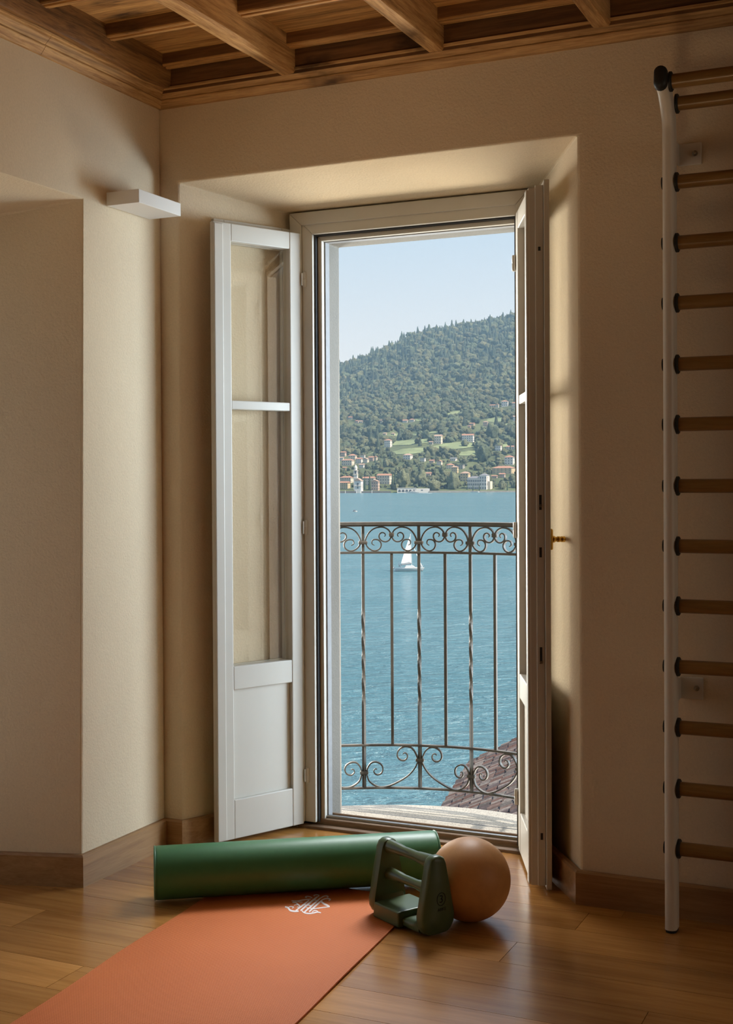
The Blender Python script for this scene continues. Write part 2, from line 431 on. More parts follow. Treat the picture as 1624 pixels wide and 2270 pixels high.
# baseboards as mitred strips
def offset_line(pts, d):
    out = []
    for i, p in enumerate(pts):
        p = Vector(p); ns = []
        if i > 0: e = (p-Vector(pts[i-1])).normalized(); ns.append(Vector((e.y, -e.x)))
        if i < len(pts)-1: e = (Vector(pts[i+1])-p).normalized(); ns.append(Vector((e.y, -e.x)))
        n = sum(ns, Vector((0, 0))); n.normalize(); out.append(p+n*(d/max(.3, n.dot(ns[0]))))
    return out
def baseboard(name, pts, h=.098, t=.017):
    mb = MB(); a = offset_line(pts, -.002); b = offset_line(pts, t); c = offset_line(pts, t-.006)
    rs = [[(*a[i], 0.0), (*b[i], 0.0), (*b[i], h-.006), (*c[i], h), (*a[i], h)] for i in range(len(pts))]
    mb.rings(rs); o = mb.build(name, [M['base'], M['base_side']])
    for p in o.data.polygons:
        if abs(p.normal.x) > abs(p.normal.y): p.material_index = 1
    return tag(o, kind='structure')
baseboard('baseboard_left', [(-2.95, 3.036), (XL, 3.190), (XL, YB), (-2.361, YB), (-2.165, 4.045)])
baseboard('baseboard_right', [(-1.267, 4.045), (-.992, YB), (XR, YB)])

# ------------------------------------------------------------------ door frame, threshold, leaves
def door_frame():
    t = empty('door_frame', (0, 0, 0), label='cream painted frame of the open balcony doorway', cat='door frame', kind='structure')
    def u_frame(name, x0, x1, zt, w, y0, y1, mat, bev=.003, z0=0.02):
        mb = MB(); rs = []
        for y in (y0, y1): pass
        L = [(x0, z0), (x0, zt), (x1, zt), (x1, z0), (x1-w, z0), (x1-w, zt-w), (x0+w, zt-w), (x0+w, z0)]
        # as three prisms sharing mitres
        mb.prism([L[0], L[1], L[6], L[7]], y0, y1, 'y'); mb.prism([L[1], L[2], L[5], L[6]], y0, y1, 'y'); mb.prism([L[2], L[3], L[4], L[5]], y0, y1, 'y')
        return mb.build(name, mat, t, bevel=bev)
    u_frame('casing', -2.150, -1.262, 2.19, .046, 4.045, 4.075, M['white_frame'])
    u_frame('jamb', -2.104, -1.270, 2.152, .042, 4.052, 4.118, M['white_frame'])
    u_frame('gasket', -2.062, -1.312, 2.112, .007, 4.066, 4.085, M['gasket'], 0)
    u_frame('rebate', -2.055, -1.303, 2.105, .016, 4.080, 4.122, M['white_frame'], .002)
    u_frame('stop', -2.040, -1.290, 2.092, .006, 4.100, 4.130, M['white_strip'], 0, z0=.0)
    return t
door_frame()
t = empty('threshold', (0, 0, 0), label='worn wood and aluminium threshold strip under the open doors', cat='threshold', kind='structure')
MB().box(-2.09, -1.29, 4.075, 4.14, -.02, .030).build('sill_board', M['sill_wood'], t, bevel=.006)
MB().box(-2.075, -1.30, 4.140, 4.150, -.02, .036).build('outer_lip', M['sill_wood'], t, bevel=.003)
MB().box(-2.070, -1.30, 4.092, 4.108, .02, .040).build('track', M['alu'], t, bevel=.004)
MB().box(-2.13, -1.27, 4.040, 4.078, -.02, .010).build('worn_strip', M['sill_wood'], t, bevel=.004)

def door_leaf(name, hinge, free, side, label):
    hx, hy = hinge; fx, fy = free
    ang = math.atan2(fy-hy, fx-hx)
    t = empty(name, (hx, hy, 0), ang, label, 'door leaf', kind='structure')
    def bx(nm, u0, u1, d0, d1, z0, z1, mat='white', bev=.003, par=t):
        # d: distance behind the visible face
        y0, y1 = sorted((side*d0, side*d1))
        return MB().box(u0, u1, y0, y1, z0, z1).build(nm, M[mat], par, bevel=bev)
    zt, zb, D = 2.115, .014, .044
    bx('stile', -.004, .045, 0, D, zb, zt)
    passive = side < 0          # the passive leaf is rebated the other way round
    if passive:
        sm = MB(); a_ = sorted((0, side*.019)); b_ = sorted((side*.019, side*D))
        sm.box(.293, .366, a_[0], a_[1], zb, zt); sm.box(.293, .338, b_[0], b_[1], zb, zt); sm.build('stile', M['white'], t, bevel=.003)
        bx('edge_seal', .338, .3625, .0195, .0225, zb, zt, 'gasket', 0)
    else: bx('stile', .293, .366, 0, D, zb, zt)
    bx('meeting_strip', .329, .3655, -.007, .002, zb+.003, zt-.006)
    bx('rail', .045, .293, .001, D, 2.055, zt)
    bx('rail', .045, .293, .001, D, .524, .604)
    bx('rail', .045, .293, .001, D, zb, .148)
    bx('glazing_bar', .045, .293, .003, D, 1.483, 1.513)
    for z0, z1 in ((.604, 1.483), (1.513, 2.055)):
        bx('glass_pane', .043, .295, .020, .0245, z0-.002, z1+.002, 'glass', 0)
    bx('panel', .043, .295, .015, .034, .146, .526)
    fl = MB(); y0, y1 = sorted((side*(D+.0005), side*(D+.017))); fz0, fz1 = zb-.008, zt+.020
    for q in ((-.002, .046, fz0, fz1), (.292, .333 if passive else .388, fz0, fz1), (.046, .292, 2.054, fz1), (.046, .292, fz0, .605), (.046, .292, 1.484, 1.512)): fl.box(q[0], q[1], y0, y1, q[2], q[3])
    fl.build('rebate_flange', M['white'], t, bevel=.002)
    if not passive: bx('edge_step', .3655, .376, .020, D, zb+.002, zt+.006, 'white', .002)
    for z in (1.952, 1.071, .187):
        mb = MB(); mb.lathe([(.0, -.026), (.0075, -.026), (.0085, -.020), (.0085, -.001), (.0078, 0), (.0085, .001), (.0085, .020), (.0075, .026), (0, .026)], 12, Matrix.Translation((-.016, side*-.004, z)))
        mb.box(-.016, -.002, min(side*-.006, side*-.003), max(side*-.006, side*-.003), z-.022, z+.022)
        mb.build('hinge', M['white'], t, smooth=40)
    return t, bx
door_leaf('door_1', (-2.105, 4.04), (-2.267, 3.70), -1, 'cream glazed door leaf standing open beside the wall lamp, seen face on')
dr, bx = door_leaf('door_2', (-1.305, 4.04), (-1.152, 3.69), 1, 'cream glazed door leaf seen nearly edge on, with the brass handle')
lk = bx('lock_plate', .3745, .3768, .024, .040, .16, 1.98, 'white', 0)
for z, h in ((1.17, .045), (1.02, .03), (.71, .05), (.165, .02), (1.93, .012)):
    bx('lock_slot', .3760, .3775, .028, .0355, z-h/2, z+h/2, 'gasket', 0)
for z in (1.16, .69):
    MB().lathe([(0, 0), (.0045, 0), (.0045, .005), (0, .005)], 12, Matrix.Translation((.377, .032, z)) @ Matrix.Rotation(PI/2, 4, 'Y')).build('lock_pin', M['steel'], dr, smooth=40)
hd = MB()
hz, hu, hy0 = 1.058, .352, .061
hd.box(hu-.017, hu+.017, hy0, hy0+.010, hz-.032, hz+.032)
hp = hd.build('handle', M['brass'], dr, bevel=.006, seg=3, label='polished brass lever handle')
mb = MB(); R90 = Matrix.Translation((hu, hy0+.010, hz)) @ Matrix.Rotation(-PI/2, 4, 'X')
mb.lathe([(0, 0), (.010, 0), (.011, .004), (.0075, .009), (.0075, .013), (.009, .015), (.009, .022), (.0075, .024), (.009, .026), (.009, .036), (.006, .039), (0, .040)], 20, R90)
mb.tube([(hu, hy0+.040, hz), (hu-.03, hy0+.042, hz), (hu-.10, hy0+.040, hz-.003)], [.0085, .008, .006], 12)
mb.build('lever', M['brass'], hp, smooth=50)

# glazed door closing the niche in the side wall
t = empty('window_1', (-3.0, 2.43, 0), kind='structure')
for y0, y1, z0, z1 in ((-.66, -.56, -.05, 2.06), (.56, .66, -.05, 2.06), (-.05, .05, -.05, 2.06), (-.56, -.05, -.05, .14), (.05, .56, -.05, .14), (-.56, -.05, 1.95, 2.06), (.05, .56, 1.95, 2.06)):
    MB().box(-.025, .025, y0, y1, z0, z1).build('frame_bar', M['white_frame'], t, bevel=.003)
for y0, y1 in ((-.56, -.05), (.05, .56)):
    MB().box(-.003, .003, y0, y1, .14, 1.95).build('glass_pane', M['glass'], t)

# ------------------------------------------------------------------ wall lamp
t = empty('wall_lamp', (XL, 3.45, 2.128), label='white rectangular plaster wall lamp mounted in the corner beside the door', cat='lamp')
MB().box(.010, .132, -.119, .119, -.021, .021).build('lamp_shade', M['lampwhite'], t, bevel=.0015)
MB().box(-.002, .012, -.10, .10, -.016, .016).build('back_plate', M['lampwhite'], t)

# ------------------------------------------------------------------ wall bars
wb = empty('wall_bars', (-.702, 3.53, 0), label='wooden wall bars with a cream steel post fixed beside the doorway', cat='wall bars')
def obround(w, d, n=8):
    s = []; r = w/2
    for k in range(n+1): a = PI*k/n; s.append((d/2-r+math.sin(a)*r, math.cos(a)*r))
    for k in range(n+1): a = PI+PI*k/n; s.append((-(d/2-r)+math.sin(a)*r, math.cos(a)*r))
    return s
SEC = obround(.033, .062)
for px in (0, .93):
    mb = MB()
    path = [(px, 0, .008), (px, 0, 1.2), (px, 0, 2.185), (px, -.004, 2.208), (px, -.016, 2.232), (px, -.040, 2.262), (px, -.062, 2.284), (px, -.084, 2.296), (px, -.108, 2.300)]
    rs = []
    for k, p in enumerate(path):
        p = Vector(p); a = Vector(path[max(k-1, 0)]); b = Vector(path[min(k+1, len(path)-1)])
        tt = (b-a).normalized(); u = Vector((0, tt.z, -tt.y)); w_ = Vector((1, 0, 0))
        rs.append([p+u*q[0]+w_*q[1] for q in SEC])
    mb.rings(rs); mb.build('post', M['pole'], wb, smooth=50)
    # rounded black end plug
    mb = MB(); tt = (Vector(path[-1])-Vector(path[-2])).normalized(); u = Vector((0, tt.z, -tt.y)); rs = []
    for s_, d_ in ((1.06, -.002), (1.06, .010), (.98, .017), (.75, .022), (.35, .0245)):
        rs.append([Vector(path[-1])+tt*d_+u*q[0]*s_+Vector((1, 0, 0))*q[1]*s_ for q in SEC])
    mb.rings(rs); mb.build('end_plug', M['rubber'], wb, smooth=60)
    mb = MB(); mb.prism([(px+q[1]*.9, q[0]*.9) for q in SEC], -.001, .010, 'z'); mb.build('foot', M['rubber'], wb)
    for z in (2.148, .651):
        mb = MB(); sx = 1 if px == 0 else -1
        a0, a1 = sorted((px+sx*.003, px+sx*.066))
        mb.box(a0, a1, .113, .118, z-.031, z+.031); b0, b1 = sorted((px+sx*.001, px+sx*.005)); mb.box(b0, b1, .028, .116, z-.031, z+.031)
        br = mb.build('bracket', M['pole'], wb, bevel=.002)
        MB().lathe([(0, 0), (.008, 0), (.008, .004), (.005, .005), (.005, .010), (0, .011)], 10, Matrix.Translation((px+sx*.048, .113, z)) @ Matrix.Rotation(PI/2, 4, 'X')).build('bolt', M['steel'], br, smooth=40)
rz = [2.048, 1.883, 1.719, 1.552, 1.388, 1.220, 1.056, .892, .726, .560, .392, .227]
def rung(y, z):
    mb = MB(); mb.tube([(.018, y, z), (.912, y, z)], .0192, 16)
    r = mb.build('rung', M['rung'], wb, smooth=60)
    for x0, x1 in ((.0165, .0245), (.9055, .9135)):
        c = MB(); c.tube([(x0, y, z), (x0+.006, y, z), (x1, y, z)], [.0265, .0265, .0235], 18); c.build('collar', M['rubber'], r, smooth=50)
    c = MB(); c.tube([(-.0205, y, z), (-.015, y, z)], .017, 14); c.build('bolt_cap', M['rubber'], r, smooth=40)
    return r
for z in rz: rung(.0, z)
r0 = rung(.005, 2.262); rung(-.078, 2.299)

# ------------------------------------------------------------------ things on the floor
ax = math.radians(34.8)
fr = empty('foam_roller', (-2.146, 3.162, .006), ax, 'long green vinyl bolster roller lying across the end of the orange mat', 'foam roller')
RR, LL = .0775, .856
body = MB(); RX = Matrix.Rotation(PI/2, 4, 'Y')
prof = [(0, 0), (RR-.012, 0.0), (RR-.004, .002), (RR-.001, .006), (RR, .012), (RR, LL*.25), (RR, LL*.5), (RR, LL*.75), (RR, LL-.012), (RR-.001, LL-.006), (RR-.004, LL-.002), (RR-.012, LL), (0, LL)]
body.lathe(prof, 72, Matrix.Translation((0, 0, RR)) @ RX); body.build('cover', M['foam'], fr, smooth=50)
for x in (.003, LL-.003):
    mb = MB(); mb.tube([(x, (RR-.002)*math.cos(a), RR+(RR-.002)*math.sin(a)) for a in [2*PI*k/48 for k in range(48)]], .003, 8, closed=True)
    mb.build('piping', M['foam_edge'], fr, smooth=True)

bl = empty('exercise_ball', (-1.2385, 3.385, 0), 0, 'tan leather textured exercise ball resting on the boards by the door', 'exercise ball')
RB = .1155
mb = MB(); mb.lathe([(RB*math.sin(PI*k/40)+1e-5, RB-RB*math.cos(PI*k/40)) for k in range(41)], 64)
mb.build('ball_skin', M['ball'], bl, smooth=True)

# yoga mat
A, B = Vector((-2.035, 3.500)), Vector((-1.422, 3.474))     # far corners
Dr = Vector((.0662, -.9978)).normalized()
def yoga_mat():
    o = Vector((A.x, A.y)); exx = (B-A); wid = exx.length; exx.normalize(); eyy = Dr
    ang = math.atan2(exx.y, exx.x)
    t = empty('yoga_mat', (A.x, A.y, 0), ang, 'orange ribbed exercise mat with a white monogram unrolled on the wood floor', 'exercise mat')
    L = 1.73; nx, ny = 36, 100; mb = MB(); th = .0045
    def hz(u, v):
        w_ = .0030*(noise.noise(Vector((u*2.2, v*3.0, 3.3)))+.55)*min(1, v/.5)
        w_ += .0022*math.sin(v*11+u*2.0)*min(1, v/.6)
        return max(.0004, w_+.001)
    sh = eyy.dot(exx)
    vs = []; top = {}
    for k in (0, 1):
        for j in range(ny+1):
            for i in range(nx+1):
                u = wid*i/nx; v = L*j/ny
                x = u+sh*v; y = v*Vector((-exx.y, exx.x)).dot(eyy)
                vs.append((x, y, hz(u, v)+(th if k else 0)))
    n = (nx+1)*(ny+1); fs = []
    for j in range(ny):
        for i in range(nx):
            a = j*(nx+1)+i; q = (a, a+1, a+nx+2, a+nx+1)
            fs.append(tuple(n+x for x in q)); fs.append(q[::-1])
    ed = [(i, i+1) for i in range(nx)]+[((ny)*(nx+1)+i+1, ny*(nx+1)+i) for i in range(nx)]+[((j+1)*(nx+1), j*(nx+1)) for j in range(ny)]+[(j*(nx+1)+nx, (j+1)*(nx+1)+nx) for j in range(ny)]
    for a, b in ed: fs.append((a, b, n+b, n+a))
    mb.add(vs, fs); mb.build('mat_body', M['mat'], t, smooth=40)
    # monogram print: strokes lying on the mat
    inv = Matrix.Translation((A.x, A.y, 0)) @ Matrix.Rotation(ang, 4, 'Z'); inv = inv.inverted()
    S = 8.12
    strokes = [([(448, 562), (560, 478), (690, 372)], 26), ([(535, 562), (690, 430), (835, 312)], 30), ([(600, 592), (740, 470), (890, 335)], 28), ([(688, 582), (800, 480), (925, 368)], 28),
        ([(745, 335), (705, 312), (650, 304), (622, 318), (650, 328)], 18), ([(835, 315), (868, 288), (820, 272), (772, 286), (795, 296)], 18), ([(895, 335), (950, 302), (1000, 292), (1032, 306), (1008, 320)], 20), ([(925, 368), (980, 346), (1040, 344), (1070, 362), (1042, 380)], 22),
        ([(372, 386), (470, 390), (570, 372), (720, 352)], 18), ([(470, 392), (520, 408), (570, 410)], 14), ([(390, 415), (450, 420), (495, 455), (530, 490)], 22), ([(415, 470), (460, 455), (500, 465)], 12),
        ([(255, 493), (310, 512), (350, 556), (420, 574), (500, 572)], 30), ([(320, 500), (365, 488), (412, 500), (380, 520)], 14),
        ([(560, 562), (600, 598), (690, 614), (770, 602), (840, 588), (902, 600)], 22), ([(740, 590), (780, 562), (830, 566), (852, 586)], 16),
        ([(905, 395), (960, 440), (1015, 465), (1058, 492)], 32), ([(1058, 492), (960, 502), (860, 516), (740, 534)], 16),
        ([(590, 462), (650, 460), (725, 472)], 14), ([(735, 374), (800, 372), (860, 382)], 14), ([(640, 512), (740, 522)], 14), ([(470, 500), (560, 496)], 14)]
    mb = MB()
    for pts, w in strokes:
        P = []
        for i in range(len(pts)-1):       # densify with Catmull-Rom
            p0 = Vector(pts[max(i-1, 0)]); p1 = Vector(pts[i]); p2 = Vector(pts[i+1]); p3 = Vector(pts[min(i+2, len(pts)-1)])
            for q in range(6):
                s = q/6; P.append(.5*((2*p1)+(p2-p0)*s+(2*p0-5*p1+4*p2-p3)*s*s+(3*p1-p0-3*p2+p3)*s**3))
        P.append(Vector(pts[-1])); rs = []
        for i, p in enumerate(P):
            d = P[min(i+1, len(P)-1)]-P[max(i-1, 0)]; d.normalize(); nn = Vector((-d.y, d.x)); f = i/(len(P)-1)
            ww = w*(.5+.5*math.sin(PI*min(1, max(0, .12+f*.76)))**.7)/2
            out = []
            for sgn in (-1, 1):
                c = p+nn*ww*sgn; g = inv @ on_z(600+c.x/S, 1950+c.y/S, .0062)
                hgt = hz(g.x, -g.y)+th
                out.append(Vector((g.x, g.y, hgt+.0002))); out.append(Vector((g.x, g.y, hgt+.0007)))
            rs.append([out[0], out[1], out[3], out[2]])
        mb.rings(rs)
    mb.build('monogram', M['mat_print'], t, label='white intertwined monogram printed near the end of the mat')
yoga_mat()

# hand weight with two grips
def hand_weight():
    t = empty('hand_weight', (-1.379, 3.291, .0055), math.radians(-29.5), 'dark green two grip hand weight marked 3 standing on the corner of the mat', 'hand weight')
    hA, thk, Hh = .125, .031, .212
    def plate_poly(grow=0.0):
        pts = [(-.046, .010), (-.036, .002), (-.024, 0), (.024, 0), (.036, .002), (.046, .010), (.056, .026), (.0575, .048), (.046, .105), (.033, .168), (.028, .192), (.021, .206), (.008, .212), (-.008, .212), (-.021, .206), (-.028, .192), (-.033, .168), (-.046, .105), (-.0575, .048), (-.056, .026)]
        return [(p[0]*(1+grow), p[1]) for p in pts]
    for sx in (-1, 1):
        mb = MB(); rs = []
        for x, g in ((hA, -.10), (hA-.004, -.02), (hA-.012, 0), (hA-thk+.008, 0), (hA-thk+.001, -.05)):
            zc = .10
            rs.append([(sx*x, p[0]*(1+g), zc+(p[1]-zc)*(1+g*.45)) for p in plate_poly()])
        mb.rings(rs); mb.build('side_plate', M['weight'], t, smooth=50)
    # base bridge: U-shaped with rounded inner corners
    xi = hA-thk+.004; rr = .034; zt = .028; rs = []
    for k in range(25):
        x = -xi+2*xi*k/24; e = max(0, abs(x)-(xi-rr)); z = zt+rr-math.sqrt(max(0, rr*rr-e*e)); d = .049
        rs.append([(x, -d+.006, .003), (x, d-.006, .003), (x, d, .009), (x, d, z-.006), (x, d-.006, z), (x, -d+.006, z), (x, -d, z-.006), (x, -d, .009)])
    mb = MB(); mb.rings(rs); mb.build('base_bridge', M['weight'], t, smooth=50)
    # centre clip block wrapped over the bridge
    MB().prism([(-.094, .0015), (.026, .0015), (.026, .045), (-.088, .045)], -.0635, .0635, 'y').build('base_clip', M['weight'], t, bevel=.005, seg=3)
    for zc, r in ((.190, .0140), (.112, .0130)):
        m2 = MB(); m2.tube([(-hA+.020, 0, zc), (-.040, 0, zc), (-.030, 0, zc), (0, 0, zc), (.030, 0, zc), (.040, 0, zc), (hA-.020, 0, zc)], [r*1.45, r*1.12, r, r*1.03, r, r*1.12, r*1.45], 20)
        m2.build('grip', M['weight_grip'], t, smooth=60)
    # print on the outer side plate
    def text(body, size, y, z, nm):
        cu = bpy.data.curves.new(nm, 'FONT'); cu.body = body; cu.size = size; cu.align_x = 'CENTER'; cu.align_y = 'CENTER'; cu.extrude = .0004
        to = bpy.data.objects.new(nm+'_c', cu); col.objects.link(to)
        bpy.context.view_layer.update()
        me = bpy.data.meshes.new_from_object(to.evaluated_get(bpy.context.evaluated_depsgraph_get()))
        bpy.data.objects.remove(to); me.materials.clear(); me.materials.append(M['ink'])
        o = bpy.data.objects.new(nm, me); col.objects.link(o); o.parent = t
        o.matrix_local = Matrix.Translation((hA+.0004, y, z)) @ Matrix(((0, 0, 1, 0), (1, 0, 0, 0), (0, 1, 0, 0), (0, 0, 0, 1)))
        return o
    text('3', .030, .008, .094, 'number')
    text('ARKE', .0120, .010, .066, 'lettering')
    m3 = MB(); m3.tube([(hA+.0004, .008+.0145*math.cos(a), .0945+.0175*math.sin(a)) for a in [2*PI*k/40 for k in range(40)]], .0009, 6, closed=True)
    m3.build('number_ring', M['ink'], t)
hand_weight()

# ------------------------------------------------------------------ balcony
XC = -1.66
def plan(x):
    d = x-XC
    return 4.565-.65*d*d if d < .3 else 4.5065-.039*(1-math.exp(-(d-.3)/.10))
def dplan(x): return (plan(x+.004)-plan(x-.004))/.008
slab = MB(); us = [-.94]+[-.86+1.96*k/48 for k in range(49)]+[1.16]; rs = []
for u in us:
    ye = plan(XC+max(-.86, min(1.10, u)))+(.075 if -.87 < u < 1.11 else .015)
    rs.append([(XC+u, 4.150, -.03), (XC+u, ye-.004, -.03), (XC+u, ye, -.034), (XC+u, ye, -.16), (XC+u, 4.150, -.16)])
slab.rings(rs)
tag(slab.build('balcony_slab', M['stone']), 'speckled stone balcony slab outside the doorway', 'balcony floor', kind='structure')
tag(MB().box(-2.50, -.60, 4.226, 4.418, -.0298, -.0290).build('drain_strip', M['stone']), 'stone strip of the balcony floor lying next to the threshold', 'strip', kind='structure')
tag(MB().box(-2.50, -.60, 4.418, 4.426, -.0298, -.0288).build('floor_joint', M['gasket']), 'thin dark joint line across the balcony floor', 'joint', kind='structure')

def railing():
    t = empty('balcony_railing', (XC, 4.565, -.03), label='curved wrought iron balcony railing with scrollwork outside the doorway', cat='railing')
    O = Vector((XC, 4.565, -.03))
    XA, XZ = -.62, .97
    def run(z):
        pts = [(XC+u, plan(XC+u), z) for u in [XA+(XZ-XA)*k/60 for k in range(61)]]
        ye, yz = pts[0][1], pts[-1][1]
        a = [(XA-.064, 4.222), (XA-.062, ye-.085), (XA-.052, ye-.060), (XA-.030, ye-.030)]
        b = [(XZ+.025, yz-.008), (XZ+.036, yz-.030), (XZ+.038, yz-.09), (XZ+.038, 4.222)]
        pts = [(XC+u, max(4.222, y), z) for u, y in a]+pts+[(XC+u, max(4.222, y), z) for u, y in b]
        return [Vector(p)-O for p in pts]
    def rail(name, z0, z1, w):
        hh = (z1-z0)/2; sec = [(-hh, -w/2), (-hh, w/2), (hh, w/2), (hh, -w/2)]
        MB().tube(run((z0+z1)/2), 1, sec=sec, up=(0, 0, 1)).build(name, M['iron'], t, bevel=.0015)
    rail('handrail', 1.064, 1.0765, .036); rail('rail', 1.059, 1.0645, .022)
    rail('rail', .954, .963, .014); rail('rail', .2135, .222, .016); rail('rail', .049, .0565, .018)
    def bar(x, z0, z1, w, twist):
        y = plan(x); sl = math.atan(dplan(x)); rs = []
        n = 70 if twist else 2
        for k in range(n+1):
            z = z0+(z1-z0)*k/n
            a = sl
            if twist: a += min(1, max(0, (.745-z)/(.745-.375)))*PI*2.25
            rs.append([Vector((x+w*math.cos(a+PI/4+q*PI/2), y+w*math.sin(a+PI/4+q*PI/2), z))-O for q in range(4)])
        mb = MB(); mb.rings(rs)
        mb.build('twisted_baluster' if twist else 'baluster', M['iron'], t)
    tw = [XC+.2*k for k in range(-3, 5)]
    for x in tw: bar(x, .05 if abs(x-XC) < .75 else -.03, 1.06, .0078, True)
    for x in [XC+.1+.2*k for k in range(-3, 4)]: bar(x, .217, .958, .0076, False)
    def collar(x, z, w=.034, h=.0125):
        a = math.atan(dplan(x)); mt = Matrix.Translation(Vector((x, plan(x), z))-O) @ Matrix.Rotation(a, 4, 'Z')
        MB().box(-w/2, w/2, -.011, .011, -h/2, h/2, mt).build('collar', M['iron'], t, bevel=.003)
    def smooth(pts, n=5):
        P = []
        for i in range(len(pts)-1):
            p0 = Vector(pts[max(i-1, 0)]); p1 = Vector(pts[i]); p2 = Vector(pts[i+1]); p3 = Vector(pts[min(i+2, len(pts)-1)])
            for q in range(n):
                s = q/n; P.append(.5*((2*p1)+(p2-p0)*s+(2*p0-5*p1+4*p2-p3)*s*s+(3*p1-p0-3*p2+p3)*s**3))
        P.append(Vector(pts[-1])); return P
    def scroll(pts2, xa, xb, za, zb, mirror=False, name='scroll'):
        P = []
        for s, zf in pts2:
            x = xb-(xb-xa)*s if mirror else xa+(xb-xa)*s
            P.append((x, plan(x), za+(zb-za)*zf))
        P = [Vector(p)-O for p in P]; P = smooth(P, 4)
        rs = []; th = .0026; dp = .0068
        n_ = Vector((0, 1, 0))
        for i, p in enumerate(P):
            tt = P[min(i+1, len(P)-1)]-P[max(i-1, 0)]
            x = p.x+O.x; nrm = Vector((-dplan(x), 1, 0)).normalized()
            tt.normalize(); u = tt.cross(nrm); u.normalize()
            e = min(i, len(P)-1-i)/len(P); k = .55+.45*min(1, e*8)
            rs.append([p+u*th*k+nrm*dp*k, p-u*th*k+nrm*dp*k, p-u*th*k-nrm*dp*k, p+u*th*k-nrm*dp*k])
        mb = MB(); mb.rings(rs); mb.build(name, M['iron'], t, smooth=50)
    C1 = [(690,540),(655,520),(648,480),(665,445),(710,435),(760,450),(795,500),(795,560),(760,615),(700,640),(640,625),(585,580),(553,520),(545,450),(570,370),(620,290),(690,235),(780,212),(850,220),(915,260),(950,315),(962,360),(957,400),(930,448),(880,475),(820,465),(775,420),(765,365),(785,325),(825,310),(860,330),(868,360),(850,385)]
    C1 = [((x-505)/927., (650-y)/446.) for x, y in C1]
    S1 = [(362,405),(345,402),(336,425),(360,448),(395,436),(408,400),(394,365),(355,345),(318,352),(292,385),(281,425),(286,462),(302,500),(342,532),(390,548),(450,540),(530,505),(610,455),(662,400),(690,350),(696,325),(686,295),(660,248),(620,222),(570,225),(532,255),(525,300),(550,328),(585,330),(607,305),(600,277),(578,272),(570,285)]
    S1 = [((x-262)/449., (545-y)/327.) for x, y in S1]
    for k in range(7):
        xa, xb = tw[k], tw[k+1]
        scroll(C1, xa, xb, .963, 1.058); scroll(C1, xa, xb, .963, 1.058, True)
        low_first = (k % 2 == 1)     # low collars on every second twisted bar
        scroll(S1, xa, xb, .0565, .2135, mirror=not low_first)
        collar((xa+xb)/2, 1.0275, .020, .016)
    for k, x in enumerate(tw):
        collar(x, .997)
        collar(x, .112 if k % 2 == 1 else .162, .032, .0125)
railing()

# neighbouring roof below the balcony
def neighbour():
    E1 = Vector((2.148, 35.0)); E2 = Vector((3.274, 40.2)); ze = -7.73
    cf = lambda r, f, z: Vector((r*math.cos(YAW)-f*math.sin(YAW), r*math.sin(YAW)+f*math.cos(YAW), z))
    e = (E2-E1).normalized(); s = Vector((e.y, -e.x)); slope = .53
    t = empty('neighbouring_house', cf(*(E2-e*3), -15.75), label='lower neighbouring house with an old clay tile roof below the balcony', cat='house')
    O = t.location
    L0, L1, W = -15.0, 0.0, 12.0
    def P(a, b, h=0):  # a along eave from E2, b up slope
        q = E2+e*a+s*b; return cf(q.x, q.y, ze+b*slope+h)-O
    mb = MB(); cols = []
    pitch = .20; nrow = int(-L0/pitch)
    for k in range(nrow+1):
        a = L1-k*pitch-.1
        nt = 35
        for j in range(nt):
            b0 = j*.34-random.uniform(.0, .07)-.06; b1 = b0+.46
            base = random.choice([(.125,.075,.062),(.14,.095,.08),(.10,.08,.075),(.16,.125,.11),(.13,.112,.10),(.19,.16,.14),(.12,.068,.055),(.09,.07,.068)])
            f = random.uniform(.75, 1.2); c = tuple(x*f for x in base)
            rr0, rr1 = .085, .068; da = random.uniform(-.012, .012); dh = random.uniform(0, .012)
            rs = []
            for b, r, h in ((b0, rr0, .035+dh), (b1, rr1, .0+dh)):
                rs.append([P(a+da+r*math.cos(PI*q/6), b, h+r*.75*math.sin(PI*q/6)) for q in range(7)])
            n0 = len(mb.v); mb.add(rs[0]+rs[1], [(i, i+1, 8+i, 7+i) for i in range(6)]+[(0, 1, 2, 3, 4, 5, 6)])
            cols += [c]*(len(mb.v)-n0)
    # pan layer under the cover tiles
    n0 = len(mb.v); mb.add([P(L0, -.05, -.0), P(L1, -.05, -.0), P(L1, W, -.0), P(L0, W, 0), P(L0, -.05, -.08), P(L1, -.05, -.08), P(L1, W, -.08), P(L0, W, -.08)],
           [(0, 1, 2, 3), (7, 6, 5, 4), (0, 4, 5, 1), (1, 5, 6, 2), (2, 6, 7, 3), (3, 7, 4, 0)]); cols += [(.05, .036, .032)]*(len(mb.v)-n0)
    o = mb.build('roof', M['tiles'], t, smooth=60)
    ca = o.data.color_attributes.new('tone', 'FLOAT_COLOR', 'POINT'); ca.data.foreach_set('color', [x for c in cols for x in (*c, 1)])
    b = MB(); q = [P(L0, .25, 0), P(L1-.25, .25, 0), P(L1-.25, W, 0), P(L0, W, 0)]
    b.add([Vector((v.x, v.y, 0)) for v in q]+[v-Vector((0, 0, .1)) for v in q], [(0, 1, 2, 3), (4, 5, 6, 7), (0, 1, 5, 4), (1, 2, 6, 5), (2, 3, 7, 6), (3, 0, 4, 7)])
    b.build('wall', M['h_cream'], t)
neighbour()

